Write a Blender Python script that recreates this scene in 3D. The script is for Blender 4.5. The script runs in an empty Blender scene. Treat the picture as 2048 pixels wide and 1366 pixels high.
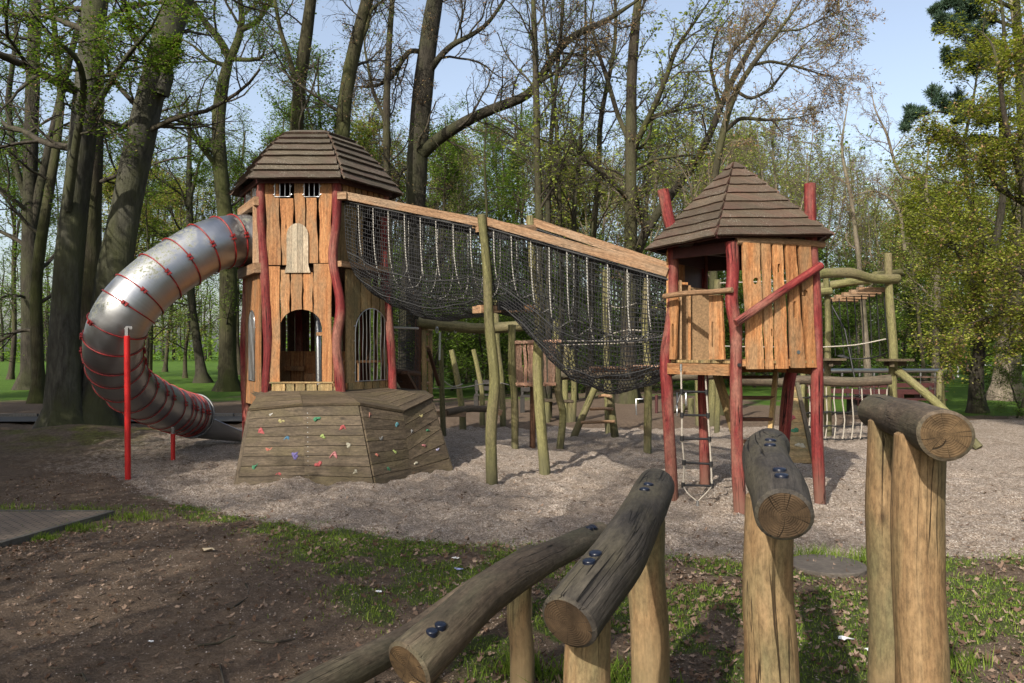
import bpy, math, random
import numpy as np
from mathutils import Vector
from mathutils.geometry import tessellate_polygon
random.seed(7)
RNG = np.random.default_rng(11)
SC = bpy.context.scene
COL = SC.collection
# ------------------------------------------------------------------ camera, sky, sun, exposure
F = 1593.0; H = 1.7; HOR = 700.0
cam_d = bpy.data.cameras.new('camera'); cam = bpy.data.objects.new('camera', cam_d); COL.objects.link(cam)
cam.location = (0, 0, H); cam.rotation_euler = (math.radians(90), 0, 0)
cam_d.sensor_width = 36; cam_d.lens = 36*F/2048; cam_d.shift_y = (HOR-683)/2048; cam_d.clip_end = 3000
SC.camera = cam
SUN_EL = math.radians(35); SX, SY = -0.47, -0.88
w = bpy.data.worlds.new('World'); SC.world = w; w.use_nodes = True
nt = w.node_tree; sky = nt.nodes.new('ShaderNodeTexSky'); sky.sky_type = 'NISHITA'; sky.sun_disc = False
sky.sun_elevation = SUN_EL; sky.sun_rotation = math.atan2(SX, SY); sky.air_density = 1.0; sky.dust_density = 3.0; sky.ozone_density = 1.0
bg = nt.nodes['Background']; bg.inputs['Strength'].default_value = 0.125
hsv = nt.nodes.new('ShaderNodeHueSaturation'); hsv.inputs['Saturation'].default_value = .74; hsv.inputs['Value'].default_value = 1.32
nt.links.new(sky.outputs[0], hsv.inputs['Color']); nt.links.new(hsv.outputs[0], bg.inputs[0])
sl = bpy.data.lights.new('sun', 'SUN'); sl.energy = 4.6; sl.angle = math.radians(0.5); sl.color = (1, 0.93, 0.82)
so = bpy.data.objects.new('sun', sl); COL.objects.link(so)
nrm = math.hypot(SX, SY)
so.rotation_euler = Vector((SX/nrm*math.cos(SUN_EL), SY/nrm*math.cos(SUN_EL), math.sin(SUN_EL))).to_track_quat('Z', 'Y').to_euler()
SC.view_settings.view_transform = 'Standard'; SC.view_settings.look = 'None'
SC.view_settings.exposure = 0.52; SC.view_settings.gamma = 1.0
SC.cycles.max_bounces = 6; SC.cycles.transparent_max_bounces = 4

SHADE = [(-9, -9, 0, 1.0), (-8, -5.5, 3, .9), (13, -3, 3, 1.1), (17, 3, 3, 1.15), (9.5, -9, 3, 1.0), (15, -11, 4, 1.2), (21, -5, 3, 1.2), (19, 9, 4, 1.1), (12, -17, 3, 1.2), (5.5, -13, 5, 1.8), (24, 3, 3, 1.3), (10, -2.5, 5, 1.6), (15, 6.5, 5, 1.9), (-12, .5, 3, 1.0), (-14.5, 5, 3, 1.05), (-10.5, -4.5, 3, .95), (-17, 9.5, 3, 1.05), (-14.5, -3, 4, 1.0), (-18.5, 3, 3, 1.15), (-21, 12, 0, 1.1), (-19, -4, 4, 1.2), (-16, -10, 0, 1.1), (-24, 6, 3, 1.2), (-22, 18, 3, 1.1), (-7, -13, 3, 1.0), (-4.5, -17, 1, 1.0), (1.5, -22, 1, 1.0), (7, -26, 1, 1.0), (-28, 14, 4, 1.2), (-9.5, 1.8, 6, 1.0), (-13.5, 8, 5, 1.7), (-16.5, 13.5, 5, 1.9), (-20, 9, 3, 1.15), (-15.5, 1.5, 5, 1.9), (-20, 15, 3, 1.1), (-12.5, -6, 5, 1.8), (-17.5, 6, 4, 1.1)]
# ------------------------------------------------------------------ helpers
def P(px, py, d): return Vector(((px-1024)*d/F, d, H-(py-HOR)*d/F))
def dep(py): return F*H/(py-HOR)
def G(px, py, z=0.0):
    d = dep(py); return Vector(((px-1024)*d/F, d, z))
def tag(o, label=None, cat=None, group=None, kind=None):
    if label: o['label'] = label
    if cat: o['category'] = cat
    if group: o['group'] = group
    if kind: o['kind'] = kind
    return o
def empty(name, loc, label, cat, group=None):
    o = bpy.data.objects.new(name, None); COL.objects.link(o); o.location = loc
    o.empty_display_size = 0.1
    return tag(o, label, cat, group)
def link(o, parent=None):
    COL.objects.link(o)
    if parent is not None:
        o.parent = parent
        o.matrix_parent_inverse = parent_world(parent).inverted()
    return o
from mathutils import Matrix
def parent_world(p):
    m = Matrix.Translation(p.location) @ p.rotation_euler.to_matrix().to_4x4()
    if p.parent: return parent_world(p.parent) @ p.matrix_parent_inverse @ m
    return m
_h = {}
def vnoise(x, y, seed=0):
    n = 256
    if seed not in _h: _h[seed] = np.random.default_rng(seed+99).random((n, n))
    t = _h[seed]
    xi = np.floor(x).astype(int); yi = np.floor(y).astype(int); fx = x-xi; fy = y-yi
    fx = fx*fx*(3-2*fx); fy = fy*fy*(3-2*fy)
    a = t[xi % n, yi % n]; b = t[(xi+1) % n, yi % n]; c = t[xi % n, (yi+1) % n]; d = t[(xi+1) % n, (yi+1) % n]
    return (a*(1-fx)+b*fx)*(1-fy)+(c*(1-fx)+d*fx)*fy
def fbm(x, y, seed=0, o=4):
    s = 0; a = 1; tt = 0
    for i in range(o):
        s = s+a*vnoise(x*2**i, y*2**i, seed+i); tt += a; a *= .5
    return s/tt
def rnd(a, b): return random.uniform(a, b)

# ---- materials
class NB:
    def __init__(s, name):
        s.m = bpy.data.materials.new(name); s.m.use_nodes = True; s.t = s.m.node_tree; s.b = s.t.nodes['Principled BSDF']
    def n(s, typ, **kw):
        x = s.t.nodes.new(typ)
        for k, v in kw.items(): setattr(x, k, v)
        return x
    def l(s, a, b): s.t.links.new(a, b)
    def put(s, sock, v):
        if hasattr(v, 'is_output') or isinstance(v, bpy.types.NodeSocket): s.l(v, sock)
        else: sock.default_value = v
    def attr(s, name, out='Vector'):
        a = s.n('ShaderNodeAttribute'); a.attribute_name = name; return a.outputs[out]
    def obj(s): return s.n('ShaderNodeTexCoord').outputs['Object']
    def pos(s): return s.n('ShaderNodeNewGeometry').outputs['Position']
    def map(s, v, sc):
        m = s.n('ShaderNodeMapping'); s.l(v, m.inputs[0]); m.inputs['Scale'].default_value = sc; return m.outputs[0]
    def noise(s, v, sc=5, det=4, rough=.55, dist=0):
        x = s.n('ShaderNodeTexNoise'); s.l(v, x.inputs['Vector']); x.inputs['Scale'].default_value = sc
        x.inputs['Detail'].default_value = det; x.inputs['Roughness'].default_value = rough; x.inputs['Distortion'].default_value = dist
        return x.outputs['Fac']
    def vor(s, v, sc, feat='F1', out='Distance'):
        x = s.n('ShaderNodeTexVoronoi'); x.feature = feat; s.l(v, x.inputs['Vector']); x.inputs['Scale'].default_value = sc; return x.outputs[out]
    def ramp(s, f, stops):
        r = s.n('ShaderNodeValToRGB'); s.l(f, r.inputs[0]); e = r.color_ramp.elements
        while len(e) < len(stops): e.new(.5)
        for i, (p, c) in enumerate(stops):
            e[i].position = p; e[i].color = (c, c, c, 1) if isinstance(c, (int, float)) else (*c, 1)
        return r.outputs[0]
    def mix(s, f, a, b, mode='MIX'):
        x = s.n('ShaderNodeMix', data_type='RGBA', blend_type=mode)
        s.put(x.inputs[0], f)
        for k, v in ((6, a), (7, b)):
            if isinstance(v, tuple): v = (*v, 1) if len(v) == 3 else v
            s.put(x.inputs[k], v)
        return x.outputs[2]
    def math(s, op, a, b=0.0, clamp=False):
        x = s.n('ShaderNodeMath', operation=op); x.use_clamp = clamp; s.put(x.inputs[0], a); s.put(x.inputs[1], b); return x.outputs[0]
    def sep(s, v):
        x = s.n('ShaderNodeSeparateXYZ'); s.l(v, x.inputs[0]); return x.outputs
    def bump(s, h, st=.3, dist=.01):
        x = s.n('ShaderNodeBump'); x.inputs['Strength'].default_value = st; x.inputs['Distance'].default_value = dist
        s.l(h, x.inputs['Height']); s.l(x.outputs[0], s.b.inputs['Normal'])
    def out(s, col, rough=.8, metal=0, spec=.3):
        s.put(s.b.inputs['Base Color'], (*col, 1) if isinstance(col, tuple) else col)
        s.put(s.b.inputs['Roughness'], rough); s.b.inputs['Metallic'].default_value = metal
        s.b.inputs['Specular IOR Level'].default_value = spec
        return s.m

def wood(name, c1, c2, c3, patch=None, pamt=.5, gs=(34, 34, 1.6), rough=.75, crack=.0, vary=.27, top=None, low=None, cw=.007):
    """grain follows the 'gr' attribute; patch = colour of worn / mossy areas; low = colour near the ground"""
    b = NB(name); gr = b.attr('gr'); r = b.attr('rnd', 'Fac')
    g = b.noise(b.map(gr, gs), 1.0, 5, .6, .35)
    big = b.noise(b.map(gr, (4, 4, 1.2)), 1.0, 3, .6)
    col = b.ramp(g, [(.3, c1), (.52, c2), (.75, c3)])
    fine = b.noise(b.map(gr, (160, 160, 5)), 1.0, 3, .6)
    col = b.mix(.35, col, b.ramp(fine, [(.3, .35), (.7, .85)]), 'OVERLAY')
    kn = b.vor(b.map(gr, (5, 5, 2.2)), 1.0)
    col = b.mix(b.ramp(kn, [(.045, .75), (.11, 0.0)]), col, tuple(x*.35 for x in c1))
    if patch:
        col = b.mix(b.math('MULTIPLY', b.ramp(big, [(.45, 0.0), (.62, 1.0)]), pamt), col, patch)
    sp = b.noise(b.map(gr, (12, 12, 12)), 1.0, 6, .75)
    mo = b.noise(b.map(gr, (60, 60, 22)), 1.0, 5, .75)
    col = b.mix(.55, col, b.ramp(mo, [(.32, .12), (.68, .88)]), 'OVERLAY')
    col = b.mix(b.ramp(sp, [(.6, 0.0), (.8, .5)]), col, tuple(x*.45 for x in c1))
    if low:
        z = b.sep(b.pos())[2]
        zz = b.math('ADD', z, b.math('MULTIPLY', b.math('SUBTRACT', big, .5), .8))
        col = b.mix(b.ramp(zz, [(.0, .85), (.45, 0.0)]), col, low)
    if top:
        nz = b.sep(b.n('ShaderNodeNewGeometry').outputs['Normal'])[2]
        col = b.mix(b.math('MULTIPLY', b.ramp(nz, [(.5, 0.0), (1.0, 1.0)]), b.ramp(sp, [(.3, .3), (.6, 1.0)])), col, top)
    hgt = b.math('ADD', g, b.math('MULTIPLY', fine, .4))
    if crack:
        ck = b.noise(b.map(gr, (22, 22, .55)), 1.0, 2, .5, .3)
        cm = b.ramp(ck, [(.5-cw*1.6, 0.0), (.5-cw*.4, 1.0), (.5+cw*.4, 1.0), (.5+cw*1.6, 0.0)])
        msk = b.ramp(b.noise(b.map(gr, (3, 3, 1.5)), 1.3, 1), [(.5, 0.0), (.6, 1.0)])
        cm = b.math('MULTIPLY', b.math('MULTIPLY', cm, msk), crack)
        col = b.mix(cm, col, tuple(x*.15 for x in c1))
        hgt = b.math('SUBTRACT', hgt, b.math('MULTIPLY', cm, 2.5))
    if top:
        lk = b.math('MULTIPLY', b.ramp(b.noise(b.pos(), 75, 2, .6), [(.60, 0.0), (.66, 1.0)]), b.ramp(b.noise(b.pos(), 3.2, 3), [(.42, 0.0), (.6, .9)]))
        col = b.mix(lk, col, (.24, .23, .19))
    v = b.ramp(r, [(0, 1-vary), (1, 1+vary*.4)])
    col = b.mix(1.0, col, v, 'MULTIPLY')
    b.bump(b.math('ADD', hgt, b.math('MULTIPLY', b.noise(b.map(gr, (9, 9, 5)), 1.0, 3), 2.0)), .75, .008)
    return b.out(col, rough, 0, .25)
def endgrain(name, c1, c2):
    b = NB(name); gr = b.attr('gr'); s = b.sep(gr)
    x = b.n('ShaderNodeCombineXYZ'); b.l(s[0], x.inputs[0]); b.l(s[1], x.inputs[1])
    wv = b.n('ShaderNodeTexWave', wave_type='RINGS', rings_direction='Z'); b.l(x.outputs[0], wv.inputs[0])
    wv.inputs['Scale'].default_value = 42; wv.inputs['Distortion'].default_value = 5; wv.inputs['Detail'].default_value = 3; wv.inputs['Detail Scale'].default_value = .6
    g = b.noise(gr, 9, 5, .7)
    col = b.mix(b.ramp(wv.outputs['Fac'], [(0, 0.0), (1, .38)]), c1, c2)
    col = b.mix(b.ramp(g, [(.36, 0.0), (.60, .92)]), col, tuple(v*.3 for v in c1))
    ang = b.math('ARCTAN2', s[1], s[0]); rad = b.n('ShaderNodeVectorMath', operation='LENGTH'); b.l(x.outputs[0], rad.inputs[0])
    c = b.n('ShaderNodeCombineXYZ'); b.l(b.math('MULTIPLY', ang, 2.2), c.inputs[0]); b.l(b.math('MULTIPLY', rad.outputs['Value'], 3), c.inputs[1]); b.l(s[2], c.inputs[2])
    ck = b.vor(c.outputs[0], .55, 'DISTANCE_TO_EDGE')
    cm = b.ramp(ck, [(.0, 1.0), (.012, 0.0)])
    rim = b.ramp(rad.outputs['Value'], [(.07, 0.0), (.1, .55)])
    col = b.mix(rim, col, tuple(v*.3 for v in c1))
    col = b.mix(cm, col, (.01, .008, .005))
    b.bump(b.math('SUBTRACT', b.math('MULTIPLY', wv.outputs['Fac'], .3), cm), .7, .006)
    return b.out(col, .85, 0, .2)
def plain(name, c, rough=.6, metal=0, var=.25, sc=30, spec=.4):
    b = NB(name); o = b.pos()
    g = b.noise(o, sc, 4); col = b.mix(b.ramp(g, [(.35, 0.0), (.7, 1.0)]), c, tuple(x*(1-var) for x in c))
    b.bump(g, .15, .003)
    return b.out(col, rough, metal, spec)

M = {}
M['plank'] = wood('plank_wood', (.20, .075, .026), (.33, .15, .058), (.43, .23, .10), patch=(.23, .155, .085), pamt=.7)
M['plank_green'] = wood('mossy_plank_wood', (.17, .11, .045), (.28, .19, .085), (.35, .25, .13), patch=(.12, .115, .06), pamt=.7)
M['plank_rough'] = wood('rough_plank_wood', (.26, .13, .075), (.36, .21, .14), (.43, .28, .2), patch=(.2, .16, .12), pamt=.4)
M['grey_board'] = wood('weathered_board', (.25, .20, .135), (.34, .27, .19), (.40, .33, .24), patch=(.22, .2, .15), pamt=.5)
M['beam'] = wood('beam_wood', (.17, .095, .05), (.26, .155, .085), (.33, .22, .135), patch=(.25, .2, .14), pamt=.45, crack=.5)
M['red'] = wood('red_painted_log', (.085, .010, .011), (.16, .022, .021), (.25, .062, .048), patch=(.22, .105, .075), pamt=.8, gs=(26, 26, 1.6), rough=.7, crack=1.0, low=(.16, .085, .06), vary=.25, cw=.011)
M['green_pole'] = wood('greenish_round_pole', (.095, .088, .036), (.14, .13, .052), (.19, .175, .08), patch=(.15, .12, .07), pamt=.6, gs=(26, 26, 2.0), crack=.7, low=(.09, .085, .045), cw=.010)
M['rock_board'] = wood('grey_brown_deck_board', (.042, .032, .021), (.076, .057, .037), (.12, .092, .062), patch=(.085, .067, .036), pamt=.8, gs=(30, 30, 2), vary=.25)
M['shingle'] = wood('dark_roof_board', (.042, .027, .018), (.068, .046, .030), (.11, .078, .052), patch=(.115, .035, .03), pamt=.35, gs=(24, 24, 2.5), top=(.085, .072, .05), vary=.3)
M['shingle_moss'] = wood('mossy_roof_board', (.036, .026, .018), (.062, .046, .031), (.105, .082, .058), patch=(.085, .04, .034), pamt=.6, gs=(24, 24, 2.5), top=(.095, .083, .058), vary=.3)
M['logtop'] = wood('weathered_log', (.045, .034, .024), (.080, .060, .041), (.13, .10, .070), patch=(.075, .068, .042), pamt=.8, gs=(20, 20, 1.8), crack=1.0, vary=.1, cw=.006)
M['logdark'] = wood('dark_weathered_log', (.020, .017, .014), (.038, .033, .028), (.068, .059, .048), patch=(.075, .065, .042), pamt=.7, gs=(20, 20, 1.8), crack=1.0, vary=.1)
M['post_fresh'] = wood('honey_coloured_post', (.13, .072, .033), (.195, .125, .062), (.245, .17, .09), patch=(.14, .122, .062), pamt=.9, gs=(13, 13, .7), crack=.9, vary=.12, low=(.2, .15, .08))
M['log_end'] = endgrain('sawn_log_end', (.14, .09, .045), (.085, .055, .03))
M['log_end_dark'] = endgrain('dark_sawn_log_end', (.085, .055, .03), (.045, .03, .02))
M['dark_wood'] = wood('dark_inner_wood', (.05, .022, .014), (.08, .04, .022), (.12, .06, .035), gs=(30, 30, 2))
M['osb'] = plain('pressed_board', (.30, .19, .10), .8, 0, .5, 45)
M['ringred'] = plain('worn_red_clamp_paint', (.30, .022, .02), .45, 0, .6, 25)
M['redsteel'] = plain('red_powder_coat', (.42, .014, .014), .35, 0, .1, 3)
M['galv'] = plain('galvanised_steel', (.5, .52, .54), .35, 1.0, .3, 40)
M['chrome'] = plain('bright_steel_bar', (.42, .43, .44), .28, 1.0, .1, 20)
M['lip'] = plain('dull_steel_lip', (.20, .20, .20), .5, .6, .3, 20)
M['black'] = plain('black_rubber', (.012, .012, .013), .5, 0, .3, 50)
M['netrope'] = plain('black_net_cord', (.018, .018, .019), .6, 0, .3, 60)
M['bluecap'] = plain('dark_blue_plastic_cap', (.006, .009, .02), .3, 0, .15, 8, .5)
M['whiterope'] = plain('pale_rope', (.36, .325, .27), .85, 0, .35, 70)
M['burgundy'] = plain('burgundy_plank', (.06, .016, .015), .6, 0, .3, 20)
M['darkbench'] = plain('dark_bench_plank', (.03, .026, .022), .7, 0, .3, 20)
M['paper'] = plain('white_paper', (.75, .75, .73), .8, 0, .05, 20)
M['iron'] = plain('cast_iron_cover', (.10, .085, .07), .85, 0, .4, 25)
def twist_rope():
    b = NB('white_black_twisted_rope'); s = b.sep(b.attr('gr'))
    a = b.math('ARCTAN2', s[1], s[0]); v = b.math('ADD', b.math('MULTIPLY', s[2], 170), a)
    col = b.mix(b.math('GREATER_THAN', b.math('SINE', v), .62), (.33, .315, .28), (.015, .015, .015))
    return b.out(col, .8)
M['hoop'] = twist_rope()
def steel_tube():
    b = NB('brushed_steel_tube'); o = b.pos()
    g = b.noise(b.map(b.attr('gr'), (2, 2, 60)), 1.0, 3)
    al = b.noise(o, 26, 6, .8); big = b.noise(o, 2.1, 2)
    nz = b.sep(b.n('ShaderNodeNewGeometry').outputs['Normal'])
    side = b.math('MULTIPLY', b.ramp(nz[2], [(.0, 0.0), (.25, 1.0), (.75, 1.0), (.95, 0.0)]), b.ramp(b.sep(b.pos())[2], [(0.0, 0.0), (1.0, 1.0)]))
    z = b.ramp(b.math('MULTIPLY', b.sep(b.pos())[2], .25), [(.42, 0.0), (.5, 1.0)])
    m = b.math('MULTIPLY', b.math('MULTIPLY', b.ramp(al, [(.46, 0.0), (.6, 1.0)]), b.ramp(big, [(.5, 0.0), (.57, 1.0)])), b.math('MULTIPLY', side, z))
    col = b.mix(m, b.mix(g, (.34, .345, .355), (.44, .445, .455)), (.13, .14, .07))
    b.l(b.math('SUBTRACT', 1.0, m), b.b.inputs['Metallic'])
    rg = b.math('ADD', b.ramp(b.noise(o, 5, 4), [(.3, .34), (.7, .48)]), b.math('MULTIPLY', m, .4))
    b.bump(b.noise(b.map(b.attr('gr'), (2, 2, 200)), 1.0, 2), .05, .002)
    b.put(b.b.inputs['Base Color'], col); b.put(b.b.inputs['Roughness'], rg)
    return b.m
M['tube'] = steel_tube()
def bark(name, c1, c2, moss, scale=1.0, ma=.6, furrow=1.0):
    c1, c2, moss = [tuple(v*.74 for v in c) for c in (c1, c2, moss)]
    b = NB(name); o = b.obj()
    g = b.noise(b.map(o, (14*scale, 14*scale, 3*scale)), 1.0, 6, .65, .6)
    big = b.noise(b.map(o, (1, 1, .5)), 1.3, 4)
    col = b.mix(b.ramp(g, [(.35, 0.0), (.62, 1.0)]), c1, c2)
    sp = b.noise(b.map(o, (3.2, 3.2, 1.1)), 1.0, 5, .7)
    col = b.mix(b.ramp(sp, [(.42, 0.0), (.62, .6)]), col, tuple(v*.45 for v in c1))  # dark mottling also puts tree-shade dapple into the bark colour
    col = b.mix(b.math('MULTIPLY', b.ramp(big, [(.42, 0.0), (.6, 1.0)]), ma), col, moss)
    b.bump(g, .9*furrow, .04)
    return b.out(col, .9, 0, .15)
M['bark_beech'] = bark('smooth_beech_bark', (.045, .043, .034), (.115, .110, .088), (.075, .08, .034), .8, .7, .7)
M['bark_dark'] = bark('dark_furrowed_bark', (.03, .026, .02), (.075, .066, .05), (.06, .066, .028), 1.6, .5)
M['bark_brown'] = bark('brown_bark', (.04, .033, .025), (.09, .074, .054), (.085, .09, .035), 1.4, .6)
M['bark_moss'] = bark('mossy_bark', (.04, .036, .02), (.085, .078, .043), (.07, .08, .024), 1.3, .7)
M['bark_pale'] = bark('pale_grey_bark', (.17, .14, .105), (.30, .25, .19), (.17, .165, .085), 1.4, .4, .7)
M['twig'] = bark('twig_bark', (.05, .042, .033), (.10, .085, .065), (.08, .08, .04), 1, .3, .2)
M['twig_pale'] = bark('pale_twig_bark', (.14, .11, .08), (.22, .18, .135), (.15, .15, .08), 1, .3, .2)
def leaf(name, c1, c2, c3, tr=.45):
    b = NB(name); r = b.attr('rnd', 'Fac')
    col = b.ramp(r, [(0, c1), (.5, c2), (1, c3)])
    d = b.n('ShaderNodeBsdfDiffuse'); t = b.n('ShaderNodeBsdfTranslucent'); m = b.n('ShaderNodeMixShader')
    b.l(col, d.inputs[0]); b.l(b.mix(1.0, col, (1.0, 1.0, .55), 'MULTIPLY'), t.inputs[0]); m.inputs[0].default_value = tr
    b.l(d.outputs[0], m.inputs[1]); b.l(t.outputs[0], m.inputs[2])
    b.l(m.outputs[0], b.t.nodes['Material Output'].inputs[0]); return b.m
M['leaf_green'] = leaf('fresh_green_leaf', (.075, .14, .02), (.125, .205, .033), (.20, .28, .05))
M['leaf_dark'] = leaf('shade_green_leaf', (.04, .085, .015), (.07, .125, .022), (.12, .18, .035))
M['leaf_yellow'] = leaf('yellow_green_leaf', (.17, .23, .045), (.27, .33, .07), (.38, .40, .11))
M['leaf_olive'] = leaf('olive_gold_leaf', (.12, .16, .026), (.23, .265, .045), (.34, .32, .07))
M['leaf_bud'] = leaf('rusty_bud', (.16, .09, .05), (.24, .15, .08), (.22, .22, .08), .2)
M['needle'] = leaf('blue_green_needle', (.025, .05, .03), (.05, .085, .055), (.085, .12, .08), .15)
M['grassblade'] = leaf('grass_blade', (.07, .125, .02), (.145, .22, .035), (.27, .34, .07), .4)
M['deadleaf'] = leaf('dead_leaf', (.07, .042, .028), (.16, .105, .075), (.30, .22, .165), .15)
# unlike leaves, hold plastics
def hold_mat(name, c): return plain(name, c, .65, 0, .35, 40, .3)

# ---- mesh collector with grain attributes
class MB:
    def __init__(s): s.v = []; s.f = []; s.g = []; s.r = []; s.mi = []; s.sm = []
    def add(s, vs, fs, gr, r=None, mi=0, smooth=False):
        o = len(s.v); r = random.random() if r is None else r
        s.v += [tuple(v) for v in vs]; s.g += [tuple(v) for v in gr]; s.r += [r]*len(vs)
        for f in fs:
            s.f.append(tuple(i+o for i in f)); s.mi.append(mi); s.sm.append(smooth)
    def box(s, c, ax, ay, az, mi=0, jit=0.0):
        """centre, half-extent vectors; grain along az"""
        c = Vector(c); ax = Vector(ax); ay = Vector(ay); az = Vector(az)
        off = Vector((rnd(0, 9), rnd(0, 9), rnd(0, 9))); vs = []; gs = []
        bev = min(ax.length, ay.length, az.length)*.18
        for k in (-1, 1):
            for (i, j) in ((-1, -1), (1, -1), (1, 1), (-1, 1)):
                vs.append(c+ax*i+ay*j+az*k+Vector((rnd(-jit, jit), rnd(-jit, jit), rnd(-jit, jit)))); gs.append(off+Vector((ax.length*i, ay.length*j, az.length*k)))
        s.add(vs, [(0, 3, 2, 1), (4, 5, 6, 7), (0, 1, 5, 4), (1, 2, 6, 5), (2, 3, 7, 6), (3, 0, 4, 7)], gs, None, mi)
    def bar(s, a, b, w_, h_, up=(0, 0, 1), mi=0, jit=0.0):
        a = Vector(a); b = Vector(b); d = (b-a); t = d.normalized(); x = t.cross(Vector(up))
        if x.length < 1e-4: x = t.cross(Vector((1, 0, 0)))
        x.normalize(); y = x.cross(t).normalized()
        s.box((a+b)/2, x*w_/2, y*h_/2, d/2, mi, jit)
    def tube(s, pts, rad, k=10, cap=True, mi=0, cmi=None, wob=0.0, sub=1, bevel=0.0, squash=None):
        """round bar through pts; wob = uneven radius"""
        pts = [Vector(p) for p in pts]
        if not isinstance(rad, (list, tuple)): rad = [rad]*len(pts)
        if sub > 1 and len(pts) > 1:
            q = []; rr = []
            for i in range(len(pts)-1):
                p0 = pts[max(i-1, 0)]; p1 = pts[i]; p2 = pts[i+1]; p3 = pts[min(i+2, len(pts)-1)]
                for j in range(sub):
                    t = j/sub
                    q.append(.5*((2*p1)+(p2-p0)*t+(2*p0-5*p1+4*p2-p3)*t*t+(3*p1-p0-3*p2+p3)*t**3)); rr.append(rad[i]*(1-t)+rad[i+1]*t)
            q.append(pts[-1]); rr.append(rad[-1]); pts, rad = q, rr
        n = len(pts); off = Vector((0, 0, rnd(0, 50))); ph = [rnd(0, 6.28) for _ in range(4)]
        t0 = (pts[1]-pts[0]).normalized(); ref = Vector((0, 0, 1)) if abs(t0.z) < .8 else Vector((0, 1, 0))
        x = t0.cross(ref).normalized(); vs = []; gs = []; L = 0
        for i, p in enumerate(pts):
            t = (pts[min(i+1, n-1)]-pts[max(i-1, 0)]).normalized()
            x = (x-t*x.dot(t)).normalized(); y = t.cross(x)
            if i: L += (p-pts[i-1]).length
            for j in range(k):
                a = 6.28318*j/k
                r = rad[i]*(1+wob*(math.sin(2*a+ph[0]+L*2)*.5+math.sin(3*a+ph[1]-L*3)*.3+math.sin(L*7+ph[2])*.45+math.sin(L*17+a+ph[3])*.25))
                q = x*math.cos(a)*r+y*math.sin(a)*r
                vs.append(p+q); gs.append(off+Vector((math.cos(a)*r, math.sin(a)*r, L)))
        fs = [(i*k+j, i*k+(j+1) % k, (i+1)*k+(j+1) % k, (i+1)*k+j) for i in range(n-1) for j in range(k)]
        s.add(vs, fs, gs, None, mi, True)
        if cap:
            r_ = s.r[-1]; cm = mi if cmi is None else cmi
            for e, sg in ((0, -1), (n-1, 1)):
                t = (pts[1]-pts[0]).normalized() if e == 0 else (pts[-1]-pts[-2]).normalized()
                ring = vs[e*k:(e+1)*k]; c = pts[e]; gring = gs[e*k:(e+1)*k]; gc = off+Vector((0, 0, gs[e*k].z-off.z))
                if bevel:
                    r2 = [c+(q-c)*(1-bevel)+t*sg*rad[e]*bevel*.7 for q in ring]
                    g2 = [gc+(q-gc)*(1-bevel) for q in gring]
                    ff = [(j, (j+1) % k, k+(j+1) % k, k+j) for j in range(k)]
                    if sg < 0: ff = [tuple(reversed(f)) for f in ff]
                    s.add(ring+r2, ff, gring+g2, r_, mi, True)
                    ring, gring = r2, g2; c = c+t*sg*rad[e]*bevel*.7
                ff = [(j, (j+1) % k, k) for j in range(k)]
                if sg < 0: ff = [tuple(reversed(f)) for f in ff]
                s.add(ring+[c], ff, gring+[gc], r_, cm, False)
    def prism(s, outl, holes, O, X, Y, thick, mi=0):
        """outline in (x,y) on plane O,X,Y extruded by thick along X x Y; grain along Y"""
        O = Vector(O); N = X.cross(Y).normalized()*thick; loops = [outl]+list(holes)
        flat = [q for lp in loops for q in lp]; n = len(flat)
        tris = tessellate_polygon([[Vector((q[0], q[1], 0)) for q in lp] for lp in loops])
        off = Vector((rnd(0, 9), rnd(0, 9), rnd(0, 30)))
        front = [O+X*q[0]+Y*q[1]+N for q in flat]; back = [O+X*q[0]+Y*q[1] for q in flat]
        fs = []
        for a, b, c in tris:
            ar = (flat[b][0]-flat[a][0])*(flat[c][1]-flat[a][1])-(flat[c][0]-flat[a][0])*(flat[b][1]-flat[a][1])
            if ar < 0: a, b, c = a, c, b
            fs.append((a, b, c)); fs.append((n+a, n+c, n+b))
        st = 0
        for lp in loops:
            m = len(lp)
            for i in range(m):
                j = (i+1) % m; fs.append((st+i, st+j, n+st+j, n+st+i))
            st += m
        g = [off+Vector((q[0], 0, q[1])) for q in flat]+[off+Vector((q[0], .03, q[1])) for q in flat]
        s.add(front+back, fs, g, None, mi)
    def lump(s, c, rx, n, up, seed, flat=.6, mi=0, horn=0):
        """knobbly climbing hold; n = outward normal"""
        n = Vector(n).normalized(); x = Vector(up).cross(n).normalized(); y = n.cross(x); R = random.Random(seed)
        ph = [R.uniform(0, 6.28) for _ in range(6)]; vs = []; fs = []; A, B = 14, 7; bend = R.choice((-1, 1))
        for i in range(B+1):
            th = math.pi/2*i/B
            for j in range(A):
                a = 6.28318*j/A
                r = rx*math.cos(th)**.7*(1+.28*math.sin(2*a+ph[0])+.2*math.sin(3*a+ph[1])+.1*math.sin(5*a+ph[2]))
                u_ = r*math.cos(a)*1.1; v_ = r*math.sin(a)*.85
                if horn: v_ += bend*horn*(u_*u_/rx-rx*.4)
                hh = rx*flat*math.sin(th)*(1+.3*math.sin(4*a+ph[3])+.25*math.sin(u_*90+ph[4]))
                vs.append(Vector(c)+x*u_+y*v_+n*(hh-.004))
        for i in range(B):
            for j in range(A): fs.append((i*A+j, i*A+(j+1) % A, (i+1)*A+(j+1) % A, (i+1)*A+j))
        s.add(vs, fs, vs, None, mi, True)
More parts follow.
